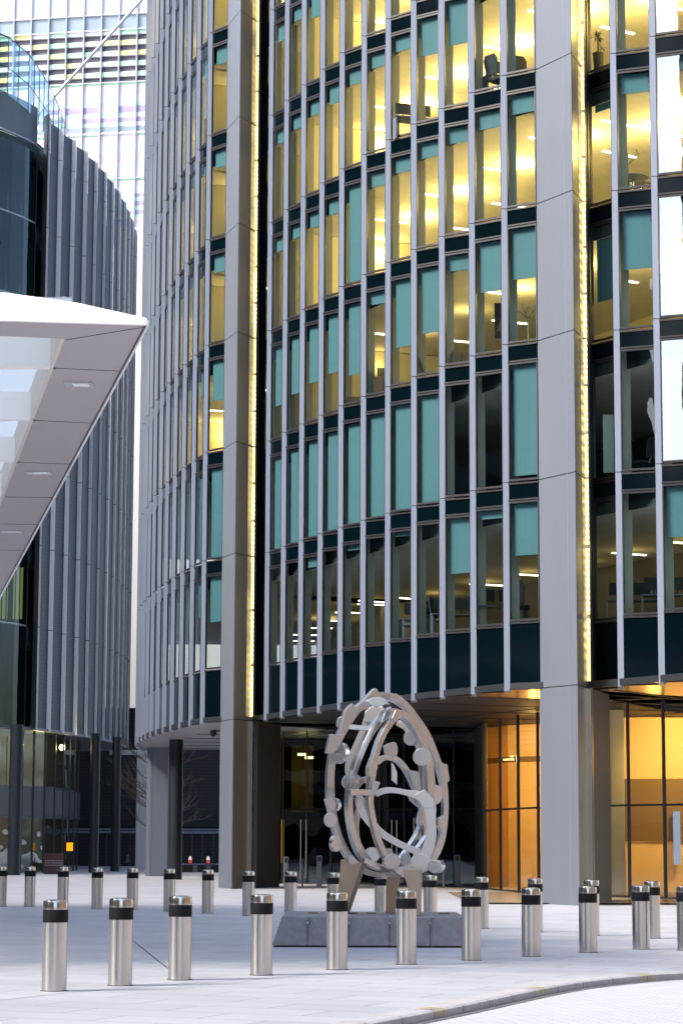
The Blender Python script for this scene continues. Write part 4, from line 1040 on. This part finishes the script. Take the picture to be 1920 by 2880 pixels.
def hoop(pts,Yc,yaw,th,name='hoop',mt=None,closed=True):
    "pts (x,y,width): band of steel plate"
    q=catmull(pts,closed); n=len(q); A=[];B=[]
    for i,(x,y,w_) in enumerate(q):
        a=q[(i-1)%n] if closed or i>0 else q[0]; b=q[(i+1)%n] if closed or i+1<n else q[-1]
        dx,dy=b[0]-a[0],b[1]-a[1]; L_=math.hypot(dx,dy) or 1; nx,ny=-dy/L_*w_/2,dx/L_*w_/2
        A.append(onplane(x+nx,y+ny,Yc,yaw)); B.append(onplane(x-nx,y-ny,Yc,yaw))
    nn=Vector((math.sin(yaw),-math.cos(yaw),0))*(-th)
    m=MB(); bm=m.bm
    V=[[bm.verts.new(p) for p in A],[bm.verts.new(p) for p in B],[bm.verts.new(p+nn) for p in B],[bm.verts.new(p+nn) for p in A]]
    for i in range(n if closed else n-1):
        j=(i+1)%n
        for k in range(4): bm.faces.new((V[k][i],V[k][j],V[(k+1)%4][j],V[(k+1)%4][i]))
    if not closed:
        bm.faces.new([V[k][0] for k in range(4)]); bm.faces.new([V[k][n-1] for k in (3,2,1,0)])
    return m.build(name,mt or M['steel2'],SC,bevel=.005)
def disc(cx,cy,rx,ry,Yc,yaw,th,mt=None,a0=0,a1=360,rot=0,name='disc'):
    pts=[]
    n=28
    for k in range(n if a1-a0>=360 else n+1):
        a=math.radians(a0+(a1-a0)*k/n); x=rx*math.cos(a); y=ry*math.sin(a); c,s=math.cos(math.radians(rot)),math.sin(math.radians(rot))
        pts.append((cx+x*c-y*s,cy+x*s+y*c))
    return poly(pts,Yc,yaw,th,name,mt or M['steel2'])
ya=math.radians(32)
# outer hoop
hoop([(860,175,62),(740,235,60),(640,335,66),(560,470,62),(490,620,58),(458,800,60),(455,980,62),(470,1140,60),(500,1290,58),(560,1450,56),(650,1580,56),(770,1665,44),(900,1692,36),(1040,1680,36),(1200,1640,40),(1320,1560,48),(1385,1420,56),(1420,1260,44),(1430,1080,42),(1412,900,50),(1360,720,50),(1280,520,54),(1190,380,56),(1090,255,60),(980,185,64)],39.9,ya*.55,.15)
# middle hoop
hoop([(955,310,50),(850,415,52),(770,540,46),(700,700,44),(645,880,40),(622,1080,40),(640,1280,40),(690,1450,50),(780,1580,60),(900,1640,46),(1020,1650,40),(1150,1600,40),(1240,1480,44),(1262,1300,40),(1245,1120,30),(1240,900,20),(1235,700,20),(1180,480,24),(1060,330,44)],39.7,ya,.14)
# inner tall hoop
hoop([(1040,325,60),(950,420,46),(885,540,44),(838,690,44),(812,860,44),(795,1040,42),(815,1200,40),(860,1380,42),(930,1540,46),(1010,1640,50),(1100,1690,46),(1200,1640,40),(1290,1500,30),(1320,1300,40),(1312,1080,62),(1305,880,62),(1285,700,56),(1230,530,50),(1140,380,52)],39.4,ya*.85,.14)
# rosy plate loop facing the camera
yb=math.radians(-8)
hoop([(830,1005,50),(910,975,52),(1000,975,46),(1100,995,50),(1200,1020,80),(1285,1090,100),(1298,1230,76),(1300,1360,84),(1260,1500,90),(1225,1600,80)],39.2,yb,.07,'rosy_band',M['steel3'],closed=False)
hoop([(690,1060,70),(705,1130,66),(770,1220,76),(860,1320,62),(980,1400,56),(1090,1455,54),(1200,1500,60)],39.35,yb,.07,'rosy_band',M['steel3'],closed=False)
hoop([(730,1040,60),(700,1120,60),(665,1230,50),(672,1380,44),(720,1500,50),(800,1590,50),(900,1640,56),(1020,1660,56),(1120,1640,60)],39.75,yb,.07,'rosy_band',M['steel3'],closed=False)
poly([(1160,1010),(1245,965),(1318,1050),(1325,1120),(1240,1125)],39.19,yb,.08,'plate',M['steel3'])
poly([(645,1040),(765,1040),(770,1090),(735,1135),(775,1190),(740,1210),(660,1200),(690,1110)],39.5,yb,.06,'plate',M['steel3'])
# small inner arch
hoop([(850,735,50),(900,700,44),(970,695,46),(1040,730,44),(1110,820,44),(1160,930,40),(1200,1020,40)],39.5,math.radians(20),.12,'arch',None,closed=False)
# back band with discs, far side of the egg
hoop([(900,290,70),(800,350,110),(730,460,60),(680,560,50),(630,700,70),(600,800,60),(640,930,50),(700,1050,40)],40.5,math.radians(-18),.10,'back_band',M['steel3'],closed=False)
hoop([(1010,400,46),(1100,440,70),(1140,520,70),(1220,620,40),(1240,800,40)],40.4,math.radians(-20),.08,'back_band',M['steel3'],closed=False)
poly([(728,390),(740,310),(790,262),(860,262),(905,300),(820,400)],40.45,math.radians(-15),.10,'plate',M['steel3'])
# teeth of the outer hoop
T=ya*.55
poly([(670,265),(822,108),(845,112),(875,180),(790,270),(700,300)],39.62,T,.15,'tooth',M['steel2'])
poly([(578,290),(635,235),(690,285),(640,390),(560,500),(520,505)],39.72,T,.15,'tooth',M['steel2'])
poly([(455,495),(545,512),(520,620),(470,660),(418,655)],39.55,T,.15,'tooth',M['steel2'])
poly([(408,1045),(440,1035),(500,1080),(480,1150),(432,1130)],39.6,T,.12,'tooth',M['steel2'])
poly([(1370,735),(1440,755),(1460,885),(1428,922),(1395,920)],39.8,T,.16,'tooth',M['steel2'])
poly([(1362,1215),(1418,1183),(1430,1250),(1400,1345),(1360,1272)],39.8,T,.14,'tooth',M['steel2'])
poly([(955,150),(1010,155),(1062,185),(1050,215),(960,195)],39.55,T,.14,'tooth',M['steel2'])
poly([(900,320),(965,262),(980,300),(930,370),(880,400)],39.5,ya,.14,'tooth',M['steel2'])
poly([(970,365),(1000,290),(1032,285),(1055,325),(1000,390)],39.25,ya*.85,.14,'tooth',M['steel2'])
poly([(778,780),(812,690),(850,700),(850,780),(830,850),(780,860)],39.3,ya*.85,.14,'tooth',M['steel2'])
# joining bars
poly([(610,412),(800,432),(792,468),(598,450)],39.6,math.radians(4),.20,'bar',M['steel2'])
poly([(620,962),(798,968),(800,1018),(620,1012)],39.2,math.radians(25),.16,'bar',M['steel2'])
poly([(680,880),(784,850),(784,905),(690,920)],39.7,math.radians(25),.14,'bar',M['steel2'])
poly([(805,890),(872,905),(822,1025),(790,1012)],39.15,math.radians(10),.10,'fin_plate',M['steel2'])
poly([(912,590),(975,565),(1008,610),(1008,690),(925,675)],39.35,math.radians(15),.14,'fin_plate',M['steel2'])
poly([(966,735),(990,760),(1015,822),(1015,925),(968,885)],39.5,math.radians(5),.08,'fin_plate',M['steel2'])
poly([(1118,800),(1200,815),(1218,990),(1185,1000),(1150,900)],39.4,math.radians(12),.14,'fin_plate',M['steel2'])
poly([(1128,1012),(1160,1002),(1275,1092),(1235,1132),(1150,1062)],39.0,math.radians(25),.14,'fin_plate',M['steel2'])
poly([(1177,1225),(1207,1130),(1235,1140),(1230,1260),(1190,1280)],39.7,math.radians(10),.1,'fin_plate',M['steel2'])
poly([(737,1590),(742,1545),(880,1600),(862,1655)],39.3,math.radians(20),.2,'fin_plate',M['steel2'])
hoop([(1045,1575,36),(1130,1455,34),(1200,1340,34),(1240,1230,34)],39.9,math.radians(30),.12,'brace',None,closed=False)
hoop([(1190,1480,30),(1250,1420,50),(1290,1350,30)],39.6,math.radians(30),.12,'brace',None,closed=False)
poly([(600,1520),(640,1530),(700,1590),(625,1605)],39.3,math.radians(15),.12,'fin_plate',M['steel2'])
# discs
Dm=M['steel2']
disc(505,655,74,92,38.95,math.radians(-28),.14,rot=12)
disc(468,1095,50,58,39.35,math.radians(-25),.12)
disc(452,1225,52,62,39.5,math.radians(20),.06,M['steel3'])
disc(502,1425,38,70,39.5,math.radians(35),.10)
disc(798,1520,68,64,39.5,yb,.10,M['steel3'])
disc(975,1578,68,68,39.05,math.radians(15),.16,rot=20)
disc(1218,1592,76,80,39.15,yb,.09,M['steel3'])
disc(1330,1620,62,56,39.2,math.radians(-25),.16)
disc(1222,690,76,74,39.3,yb,.14)
disc(1122,530,56,62,40.1,math.radians(-15),.10,M['steel3'])
disc(1208,540,36,66,39.9,math.radians(30),.12)
disc(1340,1010,58,84,39.5,math.radians(25),.12,M['steel3'])
disc(635,900,84,72,39.8,math.radians(10),.10)
disc(548,402,52,56,39.8,math.radians(-10),.08)
disc(848,222,78,40,39.4,math.radians(5),.14)
disc(990,630,30,66,39.45,math.radians(20),.12)
disc(1090,1560,40,60,39.9,math.radians(10),.1)
disc(1310,1480,34,56,39.8,math.radians(25),.1)
disc(935,1500,36,34,39.8,yb,.1,M['steel3'])
# legs
def leg(pts,Yc,yaw,th): 
    P=[onplane(x,y,Yc,yaw) for x,y in pts]; n=Vector((math.sin(yaw),-math.cos(yaw),0))
    zb=.485
    for i,p in enumerate(P):
        if p.z<1.0: P[i]=Vector((p.x,p.y,zb))
    m=MB(); m.slab(P,-n*th); m.build('leg',M['legst'],SC,bevel=.008)
M['legst']=mat('warm_steel_leg',(.42,.33,.24),.45,.7,noise=.12,nscale=4)
leg([(535,1560),(715,1600),(572,2010),(497,2010)],39.4,math.radians(-30),.16)
leg([(941,1671),(1041,1702),(998,2003),(935,2003)],40.3,math.radians(15),.14)
leg([(1055,1640),(1218,1640),(1211,2029),(1178,2029)],38.9,math.radians(-8),.14)
# ------------------------------------------------------------------ street bits: beacons, tree, camera
for u,l in ((535,'left of the pair'),(585.5,'right of the pair')):
    Y=118; p=at(u,2415,Y); r=empty('beacon_lamp',(p.x,Y,1.3),'small red and white beacon on the low dark wall, '+l,'beacon','beacons on the low dark wall')
    m=MB(); m.lathe([(0,-.22),(.085,-.22),(.085,-.06),(.07,-.06),(0,-.06)],16,(p.x,Y,p.z)); m.build('base',mat('red_beacon',(.7,.05,.06),.5,emit=(1,.1,.08),estr=.12),r,smooth=True)
    m=MB(); m.lathe([(.08,-.06),(.08,.03),(.05,.1),(0,.13)],16,(p.x,Y,p.z)); m.build('dome',mat('white_beacon',(.85,.8,.78),.4,emit=(1,.8,.75),estr=.15),r,smooth=True)
LW=empty('low_wall',(-7,118,.2),'low black wall with pale coping line between the dark and the grey column','low wall')
m=MB(); a=at(505,2440,118).x; b=at(640,2440,118).x; zt_=at(560,2432,118).z
m.box(a,b,118,118.3,.2,zt_); m.build('wall',M['darkwall'],LW)
m=MB(); m.box(a,b,117.95,118.35,zt_,zt_+.05); m.build('coping',M['ltmetal'],LW)
for u in (549,587): 
    p=at(u,2445,117.9); m=MB(); m.box(p.x-.12,p.x+.12,117.88,117.99,.2,zt_-.03); m.build('cover_plate',M['panel'],LW)
p=at(600,2063,88); CM=empty('security_camera',tuple(p),'small black dome camera under the pale soffit left of the grey column','security camera')
m=MB(); m.lathe([(0,.14),(.11,.12),(.12,0),(.08,-.09),(0,-.13)],16,tuple(p)); m.build('dome',M['black'],CM,smooth=True)
m=MB(); m.tube([tuple(p+Vector((.05,0,.08))),tuple(p+Vector((.3,0,.09)))],.02,6); m.build('bracket',M['black'],CM)
def tree():
    Y=124; x=XU(440,Y); z=gz(Y)
    r=empty('bare_tree',(x,Y,z),'leafless street tree with pale twigs reaching out behind the grey column','tree')
    m=MB(); m.tube([(x,Y,z),(x+.05,Y,z+2),(x-.05,Y+.1,z+4.2),(x,Y,z+6.2)],[.14,.11,.08,.04],8); m.build('trunk',M['bark'],r,smooth=True)
    m=MB(); rnd=random.Random(3)
    def br(p,d,L_,r_,dep):
        pts=[p]; q=p; dd=d
        for k in range(4):
            dd=(dd+Vector((rnd.uniform(-.25,.25),rnd.uniform(-.25,.25),rnd.uniform(-.1,.22)))).normalized(); q=q+dd*L_/4; pts.append(q)
        m.tube([tuple(a) for a in pts],[r_*(1-.18*k) for k in range(5)],5)
        if dep>0:
            for k in range(1,5):
                for _ in range(2 if dep>1 else 1):
                    nd=(dd+Vector((rnd.uniform(-.9,.9),rnd.uniform(-.9,.9),rnd.uniform(-.3,.7)))).normalized(); br(pts[k],nd,L_*rnd.uniform(.35,.6),r_*.5,dep-1)
    for k in range(22):
        hgt=rnd.uniform(2.0,6.0); a=rnd.uniform(0,2*PI)
        if k%2==0: a=PI+rnd.uniform(-.5,.5)
        elif k%4==1: a=rnd.uniform(-.5,.5)
        br(Vector((x,Y,z+hgt)),Vector((math.cos(a),math.sin(a)*.6,rnd.uniform(.1,.7))).normalized(),rnd.uniform(1.3,2.3),.03,2)
    m.build('twigs',M['bark'],r)
tree()
m=MB(); p=at(459,2062,94); m.box(p.x-.09,p.x+.09,94,94.05,p.z-.08,p.z+.08); tag(m.build('orange_flag',emis('orange_flag_glow',(1,.45,.08),.4)),'tiny orange flag under the left fins, made to glow','lamp')  # small orange flag, given an added glow of its own
# ------------------------------------------------------------------ unseen blocks added to shape the reflections and the sunlight
M['nb_dark']=mat('reflected_dark_facade',(.05,.07,.085),.4,noise=.6,nscale=.08)
M['nb_stone']=mat('warm_brick_stone',(.30,.20,.13),.8,noise=.3,nscale=.2)
def add_block(x0,x1,y0,y1,h,m_,label):
    r=empty('unseen_added_block',((x0+x1)/2,(y0+y1)/2,0),label,'office building')
    m=MB(); m.box(x0,x1,y0,y1,0,h); m.build('wall',m_,r)
    nx=max(3,int((x1-x0)/4)); 
    m=MB()
    for k in range(int(h/3.8)):
        z=1.2+k*3.8
        m.box(x0-.04,x1+.04,y0-.04,y1+.04,z,z+1.9)
    m.build('window_band',M['spandrel'],r)
add_block(-100,-78,8,220,62,M['nb_dark'],'long dark block added out of view, left of the plaza, for dark glass reflections')
add_block(-100,-78,-19,7.9,34,M['nb_stone'],'lower stone block added out of view, kept low so sun reaches the foreground')
add_block(-100,-78,-54.3,-19.2,92,M['nb_dark'],'dark block added out of view left of the plaza, edging a reflected sky gap')
add_block(-77.9,-56,-86,-58.4,92,M['nb_dark'],'dark tower added out of view, closing the far side of the reflected sky gap')
add_block(-130,-92,-125,-74,38,M['nb_stone'],'lower stone block added out of view below the reflected sky gap')
add_block(-60,-14,-52,-36,26,M['nb_stone'],'warm stone terrace added behind the camera to darken reflections, left part')
add_block(20,50,-52,-36,24,M['nb_stone'],'warm stone terrace added behind the camera to darken reflections, right part')
add_block(36,60,-20,52,34,M['nb_stone'],'stone block added out of view on the right to darken steel reflections')

for o in bpy.data.objects:
    l=o.get('label')
    if l and len(l.split())>16:
        for a,b in ((' just beyond the left end of the plinth',' past the plinth'),(' half hidden behind a near one',' half hidden'),(' left of the first light column',' before the light column'),(' at the foot of the first grey column',' at the grey column foot'),(' at the left edge of the big column',' at big column, left edge'),(' at the right edge of the big column',' at big column, right edge'),(', standing before the middle of the plinth',', before the plinth'),(', overlapping the left end of the granite plinth',', at plinth left end')):
            l=l.replace(a,b)
        l=l.replace('black-banded ','').replace(' from left,',' from left').replace('sixth from left before the light column','sixth from left, before the light column').replace('half hidden','')
        o['label']=l
        if len(l.split())>16: print('LONG',l)
for o in bpy.data.objects:
    if o.name=='bollard.006': o['label']='steel bollard with black band in the near row, at the right end of the plinth'
